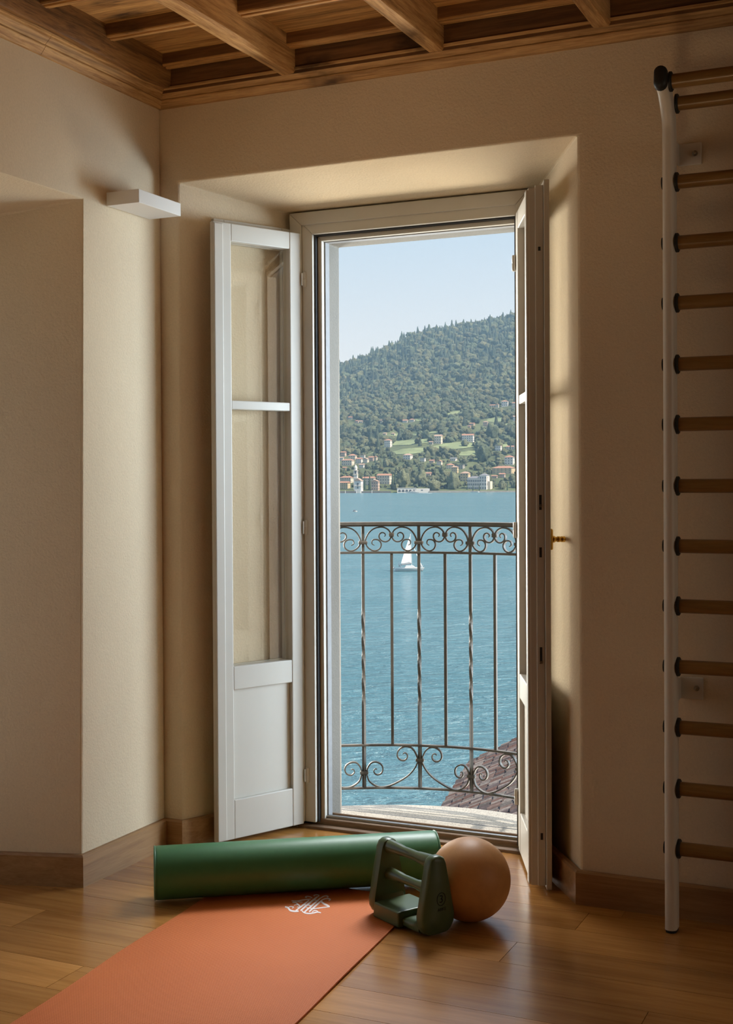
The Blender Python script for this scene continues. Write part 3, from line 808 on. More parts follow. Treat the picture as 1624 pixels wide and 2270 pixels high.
# ------------------------------------------------------------------ lake
WZ = -15.75
lk = MB(); c0 = at(950, 1093, 1340)
def flat(r, f): return (r*math.cos(YAW)-f*math.sin(YAW), r*math.sin(YAW)+f*math.cos(YAW), WZ)
fr_ = [5, 15, 30, 60, 120, 250, 500, 900, 1500]
rs = []
lk.add([flat(r, f) for f in fr_ for r in (-2200, 2200)], [(2*i, 2*i+1, 2*i+3, 2*i+2) for i in range(len(fr_)-1)])
tag(lk.build('lake', M['water']), 'blue green lake water between the balcony and the far shore', 'lake', kind='structure')

# ------------------------------------------------------------------ far shore
D0, D1 = 1340.0, 2900.0
RX_ = [-2500, -900, 0, 500, 690, 755, 800, 840, 880, 900, 920, 960, 1000, 1040, 1080, 1100, 1142, 1250, 1500, 2000, 3000, 4200]
RY_ = [1010, 985, 930, 870, 833, 815, 797, 781, 766, 752, 741, 735, 726, 720, 713, 707, 697, 668, 610, 560, 590, 700]
GT = [0, .10, .19, .30, .40, .55, .72, .88, 1.0]
GG = [0, .13, .255, .36, .45, .60, .78, .93, 1.0]
def ypx(x, t):
    ys = 1091.5 + (x-950)*-.012; yr = np.interp(x, RX_, RY_)
    y = ys+(yr-ys)*np.interp(t, GT, GG)
    d = D0+(D1-D0)*t
    n = noise.noise(Vector((x*.006, t*5.0, 1.3)))*9+noise.noise(Vector((x*.02, t*14.0, 7.1)))*3.5
    # spurs and gullies running down the slope
    n += 13*math.exp(-((x-865-(t-.45)*160)/34.)**2-((t-.40)/.12)**2)*-1
    n += 15*math.exp(-((x-800-(t-.45)*120)/40.)**2-((t-.36)/.10)**2)
    n += 8*math.exp(-((x-905)/30.)**2-((t-.33)/.07)**2)
    return y+n*min(1, t*6)*min(1, (1-t)*8+.12)
def terr(x, t): return at(x, ypx(x, t), D0+(D1-D0)*t)
def find_t(x, y):
    lo, hi = 0.0, 1.0
    for k in range(200):
        t = k/200
        if ypx(x, t) <= y: return t
    return 1.0
xs = list(np.arange(-2500, 640, 60))+list(np.arange(640, 1260, 7))+list(np.arange(1260, 4200, 60)); ts = list(np.linspace(0, 1, 90))
hb = MB(); nX = len(xs); V = []
for x in xs: V.append(tuple(at(x, ypx(x, 0), D0)-Vector((0, 0, 6))))
for t in ts:
    for x in xs: V.append(tuple(terr(x, t)))
for x in xs:
    p = terr(x, 1.0)+Vector((-math.sin(YAW), math.cos(YAW), -.12))*500; V.append(tuple(p))
hb.add(V, [(j*nX+i, j*nX+i+1, (j+1)*nX+i+1, (j+1)*nX+i) for j in range(len(ts)+1) for i in range(nX-1)])
tag(hb.build('hillside', M['ground'], smooth=True), 'wooded green mountainside rising across the lake', 'hillside', kind='structure')

# open meadows as gently raised turf patches that follow the slope
FIELDS = [([(952, 991), (985, 984), (1015, 981), (1045, 983), (1052, 990), (1030, 994), (1005, 997), (975, 996)], 'pale mown meadow below the tall cream farmhouse'),
          ([(1080, 929), (1105, 925), (1130, 926), (1128, 933), (1095, 937), (1078, 935)], 'pale meadow on the upper slope above the big conifer'),
          ([(1098, 943), (1125, 939), (1128, 945), (1100, 947)], 'narrow pale meadow with a white terrace wall'),
          ([(855, 966), (880, 962), (930, 960), (965, 957), (968, 962), (930, 965), (885, 968)], 'long thin pale terrace meadow across the mid slope'),
          ([(985, 918), (1010, 912), (1032, 910), (1030, 914), (1005, 919), (984, 922)], 'pale clearing slanting through the upper woods'),
          ([(918, 931), (945, 923), (950, 926), (925, 935)], 'small pale clearing beside the red roofed houses'),
          ([(812, 1010), (835, 998), (846, 992), (848, 996), (828, 1006)], 'pale path like clearing above the village roofs'),
          ([(1105, 986), (1135, 984), (1136, 990), (1108, 993)], 'pale lawn behind the small white house')]
FIELDS += [([(866, 1003), (890, 996), (930, 993), (950, 996), (940, 1004), (905, 1007), (872, 1008)], 'sloping meadow between the white balconied villa and the pale roofed villa'),
           ([(868, 980), (900, 976), (945, 974), (948, 982), (905, 987), (870, 988)], 'broad green meadow beside the white balconied villa'),
           ([(1010, 1004), (1040, 1000), (1060, 1002), (1050, 1010), (1020, 1011)], 'small lawn below the pale mown meadow')]
def in_poly(x, y, poly):
    c = False; j = len(poly)-1
    for i in range(len(poly)):
        if (poly[i][1] > y) != (poly[j][1] > y) and x < (poly[j][0]-poly[i][0])*(y-poly[i][1])/(poly[j][1]-poly[i][1]+1e-9)+poly[i][0]: c = not c
        j = i
    return c
for poly, lab in FIELDS:
    x0, x1 = min(p[0] for p in poly), max(p[0] for p in poly); y0, y1 = min(p[1] for p in poly), max(p[1] for p in poly)
    mb = MB(); idx = {}; st = 1.5
    gx = np.arange(x0, x1+st, st); gt = np.linspace(find_t((x0+x1)/2, y1+3), find_t((x0+x1)/2, y0-3), 24)
    for i in range(len(gx)-1):
        for j in range(len(gt)-1):
            if in_poly(gx[i]+st/2, ypx(gx[i]+st/2, (gt[j]+gt[j+1])/2), poly):
                q = []
                for a, b in ((i, j), (i+1, j), (i+1, j+1), (i, j+1)):
                    if (a, b) not in idx:
                        idx[(a, b)] = len(mb.v); mb.v.append(tuple(terr(gx[a], gt[b])+Vector((0, 0, .5))))
                    q.append(idx[(a, b)])
                mb.f.append(tuple(q)); mb.mi.append(0)
    if mb.f: tag(mb.build('meadow', M['field'], smooth=True), lab, 'meadow', kind='structure')

# quay wall and promenade
def quay(name, x0, x1, yt, mat, lab, dep=8):
    mb = MB(); rs = []
    for k in range(13):
        x = x0+(x1-x0)*k/12; p = at(x, yt, D0-4); b = Vector((-math.sin(YAW), math.cos(YAW), 0))*dep
        rs.append([Vector((p.x, p.y, WZ-2)), Vector((p.x, p.y, p.z)), Vector((p.x, p.y, p.z))+b, Vector((p.x+b.x, p.y+b.y, WZ-2))])
    mb.rings(rs); tag(mb.build(name, mat), lab, 'quay', kind='structure')
quay('quay_wall', 560, 866, 1089.0, M['quay_dark'], 'dark stone quay in front of the church')
quay('promenade_wall', 951, 1300, 1088.2, M['quay'], 'pale stone lakeside wall in front of the big villa')

# houses ------------------------------------------------------------
def gable(mb, w, d, h0, h1, ov=.5):
    x, y = w/2+ov, d/2+ov
    mb.add([(-x, -y, h0), (x, -y, h0), (x, y, h0), (-x, y, h0), (-x, 0, h1), (x, 0, h1)], [(0, 1, 5, 4), (2, 3, 4, 5), (0, 4, 3), (1, 2, 5), (3, 2, 1, 0)])
def hip(mb, w, d, h0, h1, ov=.5):
    x, y = w/2+ov, d/2+ov; k = max(0, x-y)
    mb.add([(-x, -y, h0), (x, -y, h0), (x, y, h0), (-x, y, h0), (-k-.01, 0, h1), (k+.01, 0, h1)], [(0, 1, 5, 4), (2, 3, 4, 5), (0, 4, 3), (1, 2, 5), (3, 2, 1, 0)])
_wm = {}; FEET = []
def house(x, y, wp, hp, wall, roof, label, kind='hip', yaw=24, floors=2, cols=3, name='house', depth_f=.75, cat='house', drop=0, t=None):
    tt = find_t(x, y) if t is None else t
    d = D0+(D1-D0)*tt; m = d/FPX
    base = at(x, y, d)
    a = math.radians(yaw)
    w = wp*m/(math.cos(a)+depth_f*math.sin(abs(a))); dp = w*depth_f; H = hp*m
    FEET.append((base.x, base.y, max(w, dp)*.55))
    rise = min(H*.28, dp*.28) if kind != 'flat' else 0
    e = empty(name, base, YAW-a, label, cat, 'houses on the far shore')
    wb_ = MB(); wb_.box(-w/2, w/2, -dp/2, dp/2, -6, H-rise)
    if kind == 'gable_front':
        wb_.add([(-w/2, -dp/2, H-rise), (w/2, -dp/2, H-rise), (0, -dp/2, H), (-w/2, dp/2, H-rise), (w/2, dp/2, H-rise), (0, dp/2, H)], [(0, 1, 2), (5, 4, 3), (0, 2, 5, 3), (1, 4, 5, 2)])
    wb_.build('walls', M[wall], e)
    rb = MB()
    if kind == 'hip': hip(rb, w, dp, H-rise, H)
    elif kind == 'gable': gable(rb, w, dp, H-rise, H)
    elif kind == 'gable_front':
        g = MB(); gable(g, dp, w, H-rise, H+.35); rb.add([(-v[1], v[0], v[2]+.05) for v in g.v], g.f)
    else: rb.box(-w/2-.3, w/2+.3, -dp/2-.3, dp/2+.3, H, H+.5)
    rb.build('roof', M[roof], e)
    fh = (H-rise)/floors
    ww, wh = min(1.3, w/cols*.38), fh*.42
    key = (round(ww, 1), round(wh, 1))
    if key not in _wm:
        q = MB(); q.box(-key[0]/2, key[0]/2, -.08, .08, 0, key[1]); me = q.mesh('window'); me.materials.append(M['h_win']); _wm[key] = me
    for f in range(floors):
        for c in range(cols):
            o = bpy.data.objects.new('window', _wm[key]); col.objects.link(o); o.parent = e
            o.location = (-w/2+w*(c+.5)/cols, -dp/2, fh*f+fh*.3)
        for c in range(max(1, int(cols*depth_f))):
            if c > 1: break
            o = bpy.data.objects.new('window', _wm[key]); col.objects.link(o); o.parent = e
            o.location = (w/2, -dp/2+dp*(c+.5)/max(1, min(2, int(cols*depth_f))), fh*f+fh*.3); o.rotation_euler = (0, 0, PI/2)
    return e, w, dp, H
HS = [
 (777, 930, 10, 6, 'h_cream', 'roof', 'small cream house alone in the trees high above the church', 'gable'),
 (791, 938, 9, 6, 'h_pink', 'roof', 'peach house just below the small cream house high above the church', 'hip'),
 (800, 939, 9, 6, 'h_cream', 'roof_pale', 'pale house end on beside the peach house high above the church', 'gable'),
 (846, 937, 7, 6, 'h_cream', 'roof', 'lone tiny cream house between woods and the red roofed pair', 'gable'),
 (898, 938, 11, 7, 'h_white', 'roof', 'white house of the red roofed pair below the dark woods, on the church side', 'gable'),
 (913, 936, 11, 7, 'h_white', 'roof', 'white house of the red roofed pair below the dark woods, beside the clearing', 'hip'),
 (853, 966, 8, 6, 'h_cream', 'roof_pale', 'cream cottage at the end of the long terrace meadow', 'gable'),
 (871, 966, 9, 6, 'h_cream', 'roof_pale', 'pale cottage standing on the long terrace meadow', 'hip'),
 (860, 991.5, 16, 16, 'h_white', 'roof', 'white two storey villa with balconies on the slope above the village', 'hip'),
 (761, 1012, 12, 10, 'h_pink', 'roof', 'pink topmost house of the village cluster behind the church', 'gable'),
 (781, 1019, 18, 11, 'h_cream', 'roof', 'cream house with a broad hipped roof in the cluster behind the church', 'hip'),
 (757, 1022, 9, 8, 'h_white', 'roof_pale', 'white house half hidden by the wall at the edge of the village cluster', 'gable'),
 (804, 1018, 10, 8, 'h_white', 'roof_pale', 'small white house behind the cluster of tiled roofs', 'flat'),
 (796, 1027, 14, 11, 'h_white', 'roof', 'white gabled house above the campanile top', 'gable'),
 (811, 1027, 12, 10, 'h_cream', 'roof_pale', 'cream gabled house between the campanile and the pair of red roofs', 'gable_front'),
 (771, 1032, 26, 13, 'h_cream', 'roof', 'long cream house with many windows above the church roofs', 'hip'),
 (823, 1023, 13, 10, 'h_pink', 'roof', 'pink house of the red roofed pair at the end of the village cluster', 'gable'),
 (832, 1022, 8, 9, 'h_cream', 'roof', 'narrow cream house closing the village cluster toward the woods', 'gable_front'),
 (802, 1038, 12, 9, 'h_white', 'roof_pale', 'white house peeping out beside the campanile', 'gable'),
 (764, 1044, 9, 8, 'h_yellow', 'roof', 'small yellow house below the long cream house', 'gable'),
 (904, 1019, 20, 12, 'h_white', 'roof_pale', 'white villa with a pale hipped roof alone above the cypresses', 'hip'),
 (937, 1025, 12, 8, 'h_white', 'roof_grey', 'small white flat house beside the brown trees', 'flat'),
 (768, 1070, 28, 13, 'h_cream', 'roof', 'cream house with a stepped roof right behind the church', 'hip'),
 (762, 1084, 26, 15, 'h_yellow', 'roof', 'yellow lakefront house beside the church', 'gable'),
 (818, 1076, 26, 17, 'h_cream', 'roof', 'cream house between the two cypresses', 'gable'),
 (852, 1074, 30, 21, 'h_cream', 'roof', 'long cream hotel with two rows of windows behind the tall cypress pair', 'gable'),
 (832, 1087, 17, 20, 'h_pink', 'roof_pale', 'pink lakefront house with a low gable facing the water', 'gable_front'),
 (1119, 901, 15, 12, 'h_white', 'roof', 'tall white house at the top of the upper meadows', 'hip'),
 (1093, 903.5, 16, 6, 'h_cream', 'roof', 'long low farmhouse on the upper meadow', 'gable'),
 (1102, 903.5, 8, 7, 'h_cream', 'roof', 'cream farmhouse end beside the long low farmhouse', 'gable_front'),
 (1141, 905, 12, 12, 'h_cream', 'roof', 'orange roofed house beside the door leaf on the upper meadow', 'gable'),
 (1142, 934, 10, 11, 'h_white', 'roof_pale', 'white house next to the door leaf below the upper meadow', 'gable'),
 (1076, 946, 11, 11, 'h_pink', 'roof_pale', 'pinkish house behind the big dark conifer', 'hip'),
 (1046, 943, 12, 5, 'h_pink', 'roof', 'low pink barn roof among trees under the woods', 'gable'),
 (1040, 950, 7, 6, 'h_pink', 'roof', 'small pink cabin below the pink barn', 'gable'),
 (971.5, 984, 17, 18, 'h_cream', 'roof_pale', 'tall cream farmhouse with a low roof at the head of the meadow', 'gable'),
 (1037, 979, 25, 15, 'h_white', 'roof', 'long white farmhouse with a red roof above the round tree', 'gable'),
 (955, 985, 9, 6, 'h_grey', 'roof_pale', 'small stone ruin beside the tall cream farmhouse', 'gable'),
 (1104.5, 1001, 14, 11, 'h_white', 'roof_pale', 'small white square house below the lawn', 'flat'),
 (1133, 997, 22, 8, 'h_cream', 'roof', 'orange roofed bungalow behind the thin cypresses', 'gable'),
 (1005, 1022, 15, 7, 'h_white', 'roof_grey', 'pale blue house with a grey roof among round trees', 'gable'),
 (957, 1028, 11, 8, 'h_pink', 'roof', 'pink house half hidden by trees above the boathouse', 'gable'),
 (974, 1032, 12, 10, 'h_cream', 'roof', 'cream gabled house above the boathouse trees', 'gable_front'),
 (1129, 1030, 21, 18, 'h_white', 'roof', 'white villa with an orange hipped roof above the long hotel', 'hip'),
 (998, 1040, 17, 11, 'h_cream', 'roof', 'cream villa with a pyramid roof above the yellow house', 'hip'),
 (1008, 1051, 15, 16, 'h_yellow', 'roof_pale', 'square yellow house above the round garden tree', 'hip'),
 (1020, 1040, 18, 8, 'h_grey', 'roof_grey', 'roofless grey stone ruin beside the cream villa', 'flat'),
 (1031, 1068, 21, 20, 'h_yellow', 'roof_pale', 'yellow villa next to the big lakeside villa', 'hip'),
 (1116, 1050, 46, 15, 'h_yellow', 'roof', 'long yellow hotel with dormers behind the big lakeside villa', 'hip'),
 (1113, 1060, 13, 10, 'h_pink', 'roof', 'small pink house under the long yellow hotel', 'gable'),
 (1096, 1060, 14, 6, 'h_pink', 'roof', 'low red roof behind the big lakeside villa', 'gable'),
 (948, 1056, 16, 8, 'h_pink', 'roof', 'orange roof showing between lakeside trees above the boathouse', 'gable'),
]
for i, h in enumerate(HS):
    wpx = h[2]
    house(h[0], h[1], h[2]*1.1, h[3]*1.14, *h[4:7], kind=h[7], yaw=random.choice([18, 22, 26, 30]), floors=3 if h[3] >= 15 else (2 if h[3] > 7 else 1), cols=5 if wpx > 22 else (3 if wpx > 9 else 2), depth_f=.45 if wpx > 22 else .75)
# church and campanile
e, w, dp, H = house(795, 1090, 19, 29, 'h_white', 'roof_pale', 'white lakefront church with a pedimented front', 'gable_front', yaw=14, floors=1, cols=1, name='church', cat='church', depth_f=1.3, t=.0)
MB().box(-w/2-.3, w/2+.3, -dp/2-.4, -dp/2+.1, H*.42, H*.46).build('string_course', M['h_cream'], e)
m3 = MB(); m3.lathe([(0, -.2), (1.1, -.2), (1.1, .1), (0, .1)], 16, Matrix.Translation((0, -dp/2, H*.6)) @ Matrix.Rotation(PI/2, 4, 'X')); m3.build('rose_window', M['h_win'], e)
def campanile():
    tt = .02; d = D0+(D1-D0)*tt; m = d/FPX; b = at(788.5, 1089, d)
    e = empty('bell_tower', b, YAW-math.radians(14), 'tall white bell tower rising beside the church', 'bell tower')
    W_ = 8.2*m/2; H1 = 46*m
    MB().box(-W_, W_, -W_, W_, -4, H1).build('shaft', M['h_white'], e)
    for z in (H1*.62, H1*.8, H1): MB().box(-W_-.3, W_+.3, -W_-.3, W_+.3, z-.3, z+.3).build('cornice', M['h_cream'], e)
    for sx, sy, r in ((0, -1, 0), (1, 0, PI/2)):
        q = MB(); q.box(-.8, .8, -.06, .06, 0, 3.4); o = q.build('belfry_opening', M['h_win'], e); o.location = (sx*W_, sy*W_, H1*.84); o.rotation_euler = (0, 0, r)
    MB().lathe([(W_*.85, H1), (W_*.85, H1+2.6), (W_*.95, H1+2.7), (W_*.8, H1+4.0), (W_*.45, H1+5.2), (.25, H1+5.9), (.2, H1+7.8), (0, H1+8)], 12).build('cupola', M['h_white'], e, smooth=40)
campanile()
# big lakeside villa
def villa():
    d = D0+(D1-D0)*.015; m = d/FPX; b = at(1052, 1087, d)
    for q in (-12, -4, 4, 12, 18): FEET.append((b.x+q*math.cos(YAW-.42), b.y+q*math.sin(YAW-.42), 6))
    e = empty('lakeside_villa', b, YAW-math.radians(24), 'grand pale villa with a tower and arched windows on the lakeside wall', 'villa')
    W1 = 27*m/math.cos(math.radians(24)); D_ = 8.5; H1 = 27*m
    MB().box(-W1/2, W1/2, -D_/2, D_/2, -3, H1).build('wing', M['h_white'], e)
    r = MB(); hip(r, W1, D_, H1, H1+2.2, .5); r.build('wing_roof', M['roof_grey'], e)
    x0 = W1/2; W2 = 16*m; H2 = 33*m
    MB().box(x0, x0+W2, -D_/2-1.2, D_/2+1, -3, H2).build('tower', M['h_white'], e)
    g = MB(); hip(g, W2, D_+2.2, H2, H2+2.4, .6); r = MB(); r.add([(v[0]+x0+W2/2, v[1], v[2]) for v in g.v], g.f); r.build('tower_roof', M['roof_grey'], e)
    MB().box(x0+W2-.5, x0+W2+3.2, -D_/2+2, D_/2+1, -3, 20*m).build('side_wing', M['h_cream'], e)
    wm = MB(); wm.box(-.55, .55, -.08, .08, 0, 2.2); me = wm.mesh('window'); me.materials.append(M['h_win'])
    def wn(x, y, z, rz=0):
        o = bpy.data.objects.new('window', me); col.objects.link(o); o.parent = e; o.location = (x, y, z); o.rotation_euler = (0, 0, rz)
    for k in range(7):
        for z in (1.2, 5.2, 9.0): wn(-W1/2+W1*(k+.5)/7, -D_/2, z)
    for k in range(3):
        for z in (1.4, 5.4, 9.2, 12.3): wn(x0+W2*(k+.5)/3, -D_/2-1.2, z)
    for k in range(2):
        for z in (5.4, 9.6, 12.3): wn(x0+W2, -D_/2+1+k*3, z, PI/2)
    for z in (4.4, 8.4): MB().box(-W1/2-.2, W1/2+.2, -D_/2-.25, -D_/2+.1, z, z+.3).build('string_course', M['h_cream'], e)
villa()
# boathouse with arches
def boathouse():
    d = D0-3; m = d/FPX; b = at(901, 1094.2, d); b.z = WZ
    e = empty('boathouse', b, YAW, 'long low white boathouse with five arches at the waterline', 'boathouse')
    W_ = 42*m; H1 = 10.2*m
    MB().box(-W_/2, W_/2, 0, 7, -1, H1).build('walls', M['h_white'], e)
    MB().box(-W_/2-.2, W_/2+.2, -.3, 7.2, H1, H1+.35).build('roof', M['h_cream'], e)
    for k in range(5):
        x = -W_/2+W_*(k+.5)/5*.95+.6
        p = [(x-1.35, .9), (x+1.35, .9)]+[(x+1.35*math.cos(a), 2.0+1.35*math.sin(a)) for a in [PI*q/8 for q in range(9)]]
        MB().prism(p, -.12, .15, 'y').build('arch', M['h_win'], e)
    e2 = empty('garden_terrace', at(935, 1094, d)*1.0, YAW, 'plain white terrace wall joined to the arched boathouse', 'terrace'); e2.location.z = WZ
    MB().box(-14*m, 17*m, 0, 7, -1, 9.2*m).build('walls', M['h_white'], e2)
    MB().box(-2*m, 2*m, -.12, .1, 4.6*m, 6.6*m).build('window', M['h_win'], e2)
boathouse()

# trees ------------------------------------------------------------
def ico(sub):
    import bmesh
    bm = bmesh.new(); bmesh.ops.create_icosphere(bm, subdivisions=sub, radius=1.0)
    v = np.array([x.co[:] for x in bm.verts]); f = np.array([[q.index for q in p.verts] for p in bm.faces]); bm.free(); return v, f
IV1, IF1 = ico(2); IV2, IF2 = ico(3)
def lump(v, seed, amp=.3, fr_=1.6):
    return np.array([x*(1+amp*noise.noise(Vector(x)*fr_+Vector((seed*3.7, seed, -seed)))+amp*.6*noise.noise(Vector(x)*fr_*2.4+Vector((seed, 1, seed*2)))) for x in v])
def conev(v):
    w_ = v.copy(); z = (v[:, 2]+1)/2; k = (1-z)**.8*1.1+.05; r = np.hypot(v[:, 0], v[:, 1])+1e-6
    w_[:, 0] = v[:, 0]/r*k*np.minimum(1, r*1.6); w_[:, 1] = v[:, 1]/r*k*np.minimum(1, r*1.6); return w_
def rough(v, seed): return np.array([x*(1+.26*noise.noise(Vector(x)*3.6+Vector((seed*2.1, seed, 5)))+.16*noise.noise(Vector(x)*7.5+Vector((seed, 9, seed)))) for x in v])
var_round = [rough(lump(IV2, s, .5), s) for s in range(8)]; var_low = [lump(IV1, s, .42) for s in range(4)]
var_cone = [rough(lump(conev(IV2), s+.5, .2), s) for s in range(3)]
house_px = [(h[0], h[1], h[2], h[3]) for h in HS]+[(795, 1090, 22, 60), (1063, 1087, 56, 34)]
def blocked(x, y, rpx, hpx):
    """would the crown hide a house or sit in a meadow"""
    for poly, _ in FIELDS:
        if in_poly(x, y, poly) or in_poly(x, y-hpx*.8, poly): return True
    for hx, hy, hw, hh in house_px:
        if abs(x-hx) < hw/2+rpx*.75 and hy-hh < y and y-hpx < hy-1 and y > hy-2.0: return True
        if abs(x-hx) < hw/2+rpx*.6 and hy-2.5 < y and y-hpx < hy-hh*.25: return True
    return False
TREES = []
# individual trees among the houses
def crown_mesh(seed, kind):
    v = rough(lump(IV2, seed, .5, 1.7), seed) if kind == 'round' else lump(conev(IV2), seed, .25)
    m_ = bpy.data.meshes.new('crown'); m_.from_pydata([tuple(x) for x in (v+np.array([0, 0, .75]))/np.array([1, 1, 1.75])], [], [tuple(int(q) for q in f) for f in IF2]); m_.update()
    m_.polygons.foreach_set('use_smooth', [True]*len(m_.polygons)); m_.materials.append(M['leaf'] if kind == 'round' else M['cypress']); return m_
crowns = [crown_mesh(s*1.9+.3, 'round') for s in range(6)]; cone_m = crown_mesh(2.2, 'cone')
q = MB(); q.tube([(0, 0, -.5), (0, 0, .3)], .07, 6); trunk_me = q.mesh('trunk'); trunk_me.materials.append(M['trunk'])
def tree(x, y, wpx, hpx, label, group=None, kind='round', name='tree', t=None):
    tt = find_t(x, y) if t is None else t; d = D0+(D1-D0)*tt; m = d/FPX; p = terr(x, tt) if t is None else at(x, y, d)
    TREES.append((p.x, p.y, wpx*m/2))
    e = empty(name, p, random.uniform(0, 6), label, 'tree', group)
    for nm, me_ in (('crown', random.choice(crowns) if kind == 'round' else cone_m), ('trunk', trunk_me)):
        o = bpy.data.objects.new(nm, me_); col.objects.link(o); o.parent = e
        o.scale = (wpx*m/2, wpx*m/2, hpx*m) if nm == 'crown' else (wpx*m/2, wpx*m/2, hpx*m*.5)
    return e
k = 0; tries = 0; LT = 'leafy green tree among the houses and gardens of the far shore'
while k < 160 and tries < 4000:
    tries += 1
    x = random.uniform(745, 1160); y = random.choice([random.uniform(1000, 1088), random.uniform(1050, 1089)])
    w_ = random.uniform(6, 15); h_ = w_*random.uniform(.8, 1.25)
    if blocked(x, y, w_/2, h_): continue
    tq = find_t(x, y); pq = terr(x, tq); rq = w_/2*(D0+(D1-D0)*tq)/FPX
    if any(math.hypot(pq.x-a, pq.y-b) < (rq+r)*.8 for a, b, r in TREES+FEET): continue
    if 880 < x < 952 and y > 1082: continue
    tree(x, y, w_, h_, LT, 'trees among the houses on the far shore'); k += 1
for x, y, w_, h_, lab in [(808, 1086, 6.5, 30, 'dark slim cypress right beside the church front'), (819, 1087, 6.5, 34, 'dark slim cypress in front of the cream house past the church'),
        (869.5, 1080, 5, 36, 'tall cypress of the pair, on the side of the long hotel'), (875, 1082, 4.5, 42, 'tallest cypress of the pair beside the long hotel'),
        (1131, 1001, 3.6, 26, 'thin cypress in front of the orange roofed bungalow'), (1141, 998, 3.2, 24, 'thin cypress next to the door leaf behind the bungalow'),
        (1124, 1089, 3.2, 22, 'slim cypress near the palm on the lakeside lawn'), (1048, 1088, 2.6, 15, 'little cypress before the long wing of the villa'), (1062, 1088, 2.6, 16, 'little cypress before the tower of the villa'), (1035, 1088, 2.6, 14, 'little cypress at the corner of the yellow villa garden')]:
    tree(x, y, w_, h_, lab, 'cypresses', 'cone', 'cypress')
for x, y, w_, h_, lab in [(1091, 972, 25, 32, 'big dark spreading conifer below the pinkish house'), (1030, 990, 15, 14, 'round olive tree standing on the pale meadow'), (892, 1084, 26, 44, 'very large plane tree above the boathouse arches'),
        (1005, 1084, 26, 34, 'large round garden tree before the square yellow house'), (1071, 1024, 28, 34, 'huge round dark tree between the ruin and the white villa'), (955, 1012, 20, 20, 'round brown tinged tree below the meadow'), (985, 1010, 22, 20, 'second brown tinged round tree below the meadow'),
        (962, 1088, 26, 22, 'broad tree leaning over the promenade wall end'), (935, 1078, 24, 28, 'big pale tree above the garden terrace'), (1113, 1086.5, 13, 17, 'small pointed tree above the lakeside wall past the villa')]:
    tree(x, y, w_, h_, lab, None, 'round', 'tree')

VV, FF, CC = [], [], []; nb = 0
def put(x, t, r, h, cone, rng):
    global nb
    p = np.array(terr(x, t))
    if t < .62 and any((p[0]-a)**2+(p[1]-b)**2 < (r*.8+q*.85)**2 for a, b, q in TREES+FEET): return
    vis = 730 < x < 1170; lst = var_cone if cone else (var_round if vis else var_low); v = lst[rng.integers(len(lst))]
    a = rng.uniform(0, 2*PI); ca, sa = math.cos(a), math.sin(a)
    w_ = np.stack([(v[:, 0]*ca-v[:, 1]*sa)*r, (v[:, 0]*sa+v[:, 1]*ca)*r, (v[:, 2]+.75)*h/1.75], 1)+p
    VV.append(w_); FF.append((IF1 if len(v) == len(IV1) else IF2)+nb); nb += len(v)
    g = rng.uniform(.62, 1.25); warm = rng.uniform(-.1, .35)
    c = np.array([.112*(1+warm), .138*(1+warm*.3), .078])*g if not cone else np.array([.080, .105, .068])*g
    CC.append(np.tile(np.append(c, 1.0), (len(v), 1)))
def fill(x0, x1, y_lo, y_hi, n, rng, rmin, rmax, conep, avoid=True):
    k = 0; tries = 0
    while k < n and tries < n*4:
        tries += 1
        x = rng.uniform(x0, x1); yy = rng.uniform(0, 1)
        lo = y_hi if y_hi else np.interp(x, RX_, RY_)
        y = y_lo+(lo-y_lo)*yy
        t = find_t(x, y)
        if t > .995: t = .995
        m = (D0+(D1-D0)*t)/FPX; r = rng.uniform(rmin, rmax)*m; cone = rng.random() < conep(t)
        h = r*(rng.uniform(1.5, 2.1) if not cone else rng.uniform(2.2, 3.4)); rr = r*(.62 if cone else 1)
        if avoid and blocked(x, y, rr/m, h/m): continue
        put(x, t, rr, h, cone, rng); k += 1
rng = np.random.default_rng(5)
cp = lambda t: min(.6, max(.03, (t-.52)*1.4))
fill(735, 1165, 930, None, 2900, rng, 2.6, 7.8, cp)
for k in range(420):   # the crest itself
    x = rng.uniform(735, 1165); t = rng.uniform(.95, .995); m = (D0+(D1-D0)*t)/FPX
    put(x, t, rng.uniform(2.2, 3.6)*m, rng.uniform(6, 10)*m, rng.random() < .6, rng)
fill(735, 1165, 1010, 925, 480, rng, 4.0, 9.5, lambda t: .05)
fill(735, 1165, 1086, 1000, 420, rng, 2.6, 6.2, lambda t: .06)
fill(100, 735, 1086, None, 900, rng, 6, 12, cp, False); fill(1165, 2000, 1086, None, 1300, rng, 6, 12, cp, False)
fv = np.concatenate(VV); ff = np.concatenate(FF); fc = np.concatenate(CC)
me = bpy.data.meshes.new('forest'); me.vertices.add(len(fv)); me.vertices.foreach_set('co', fv.ravel())
me.loops.add(ff.size); me.loops.foreach_set('vertex_index', ff.ravel().astype(np.int32))
me.polygons.add(len(ff)); me.polygons.foreach_set('loop_start', np.arange(0, ff.size, 3, dtype=np.int32)); me.polygons.foreach_set('loop_total', np.full(len(ff), 3, dtype=np.int32))
me.update(calc_edges=True); me.validate()
ca = me.color_attributes.new('tone', 'FLOAT_COLOR', 'POINT'); ca.data.foreach_set('color', fc.ravel())
me.materials.append(M['forest'])
o = bpy.data.objects.new('forest', me); col.objects.link(o)
tag(o, 'dense mixed forest covering the mountainside across the lake', 'forest', kind='stuff')

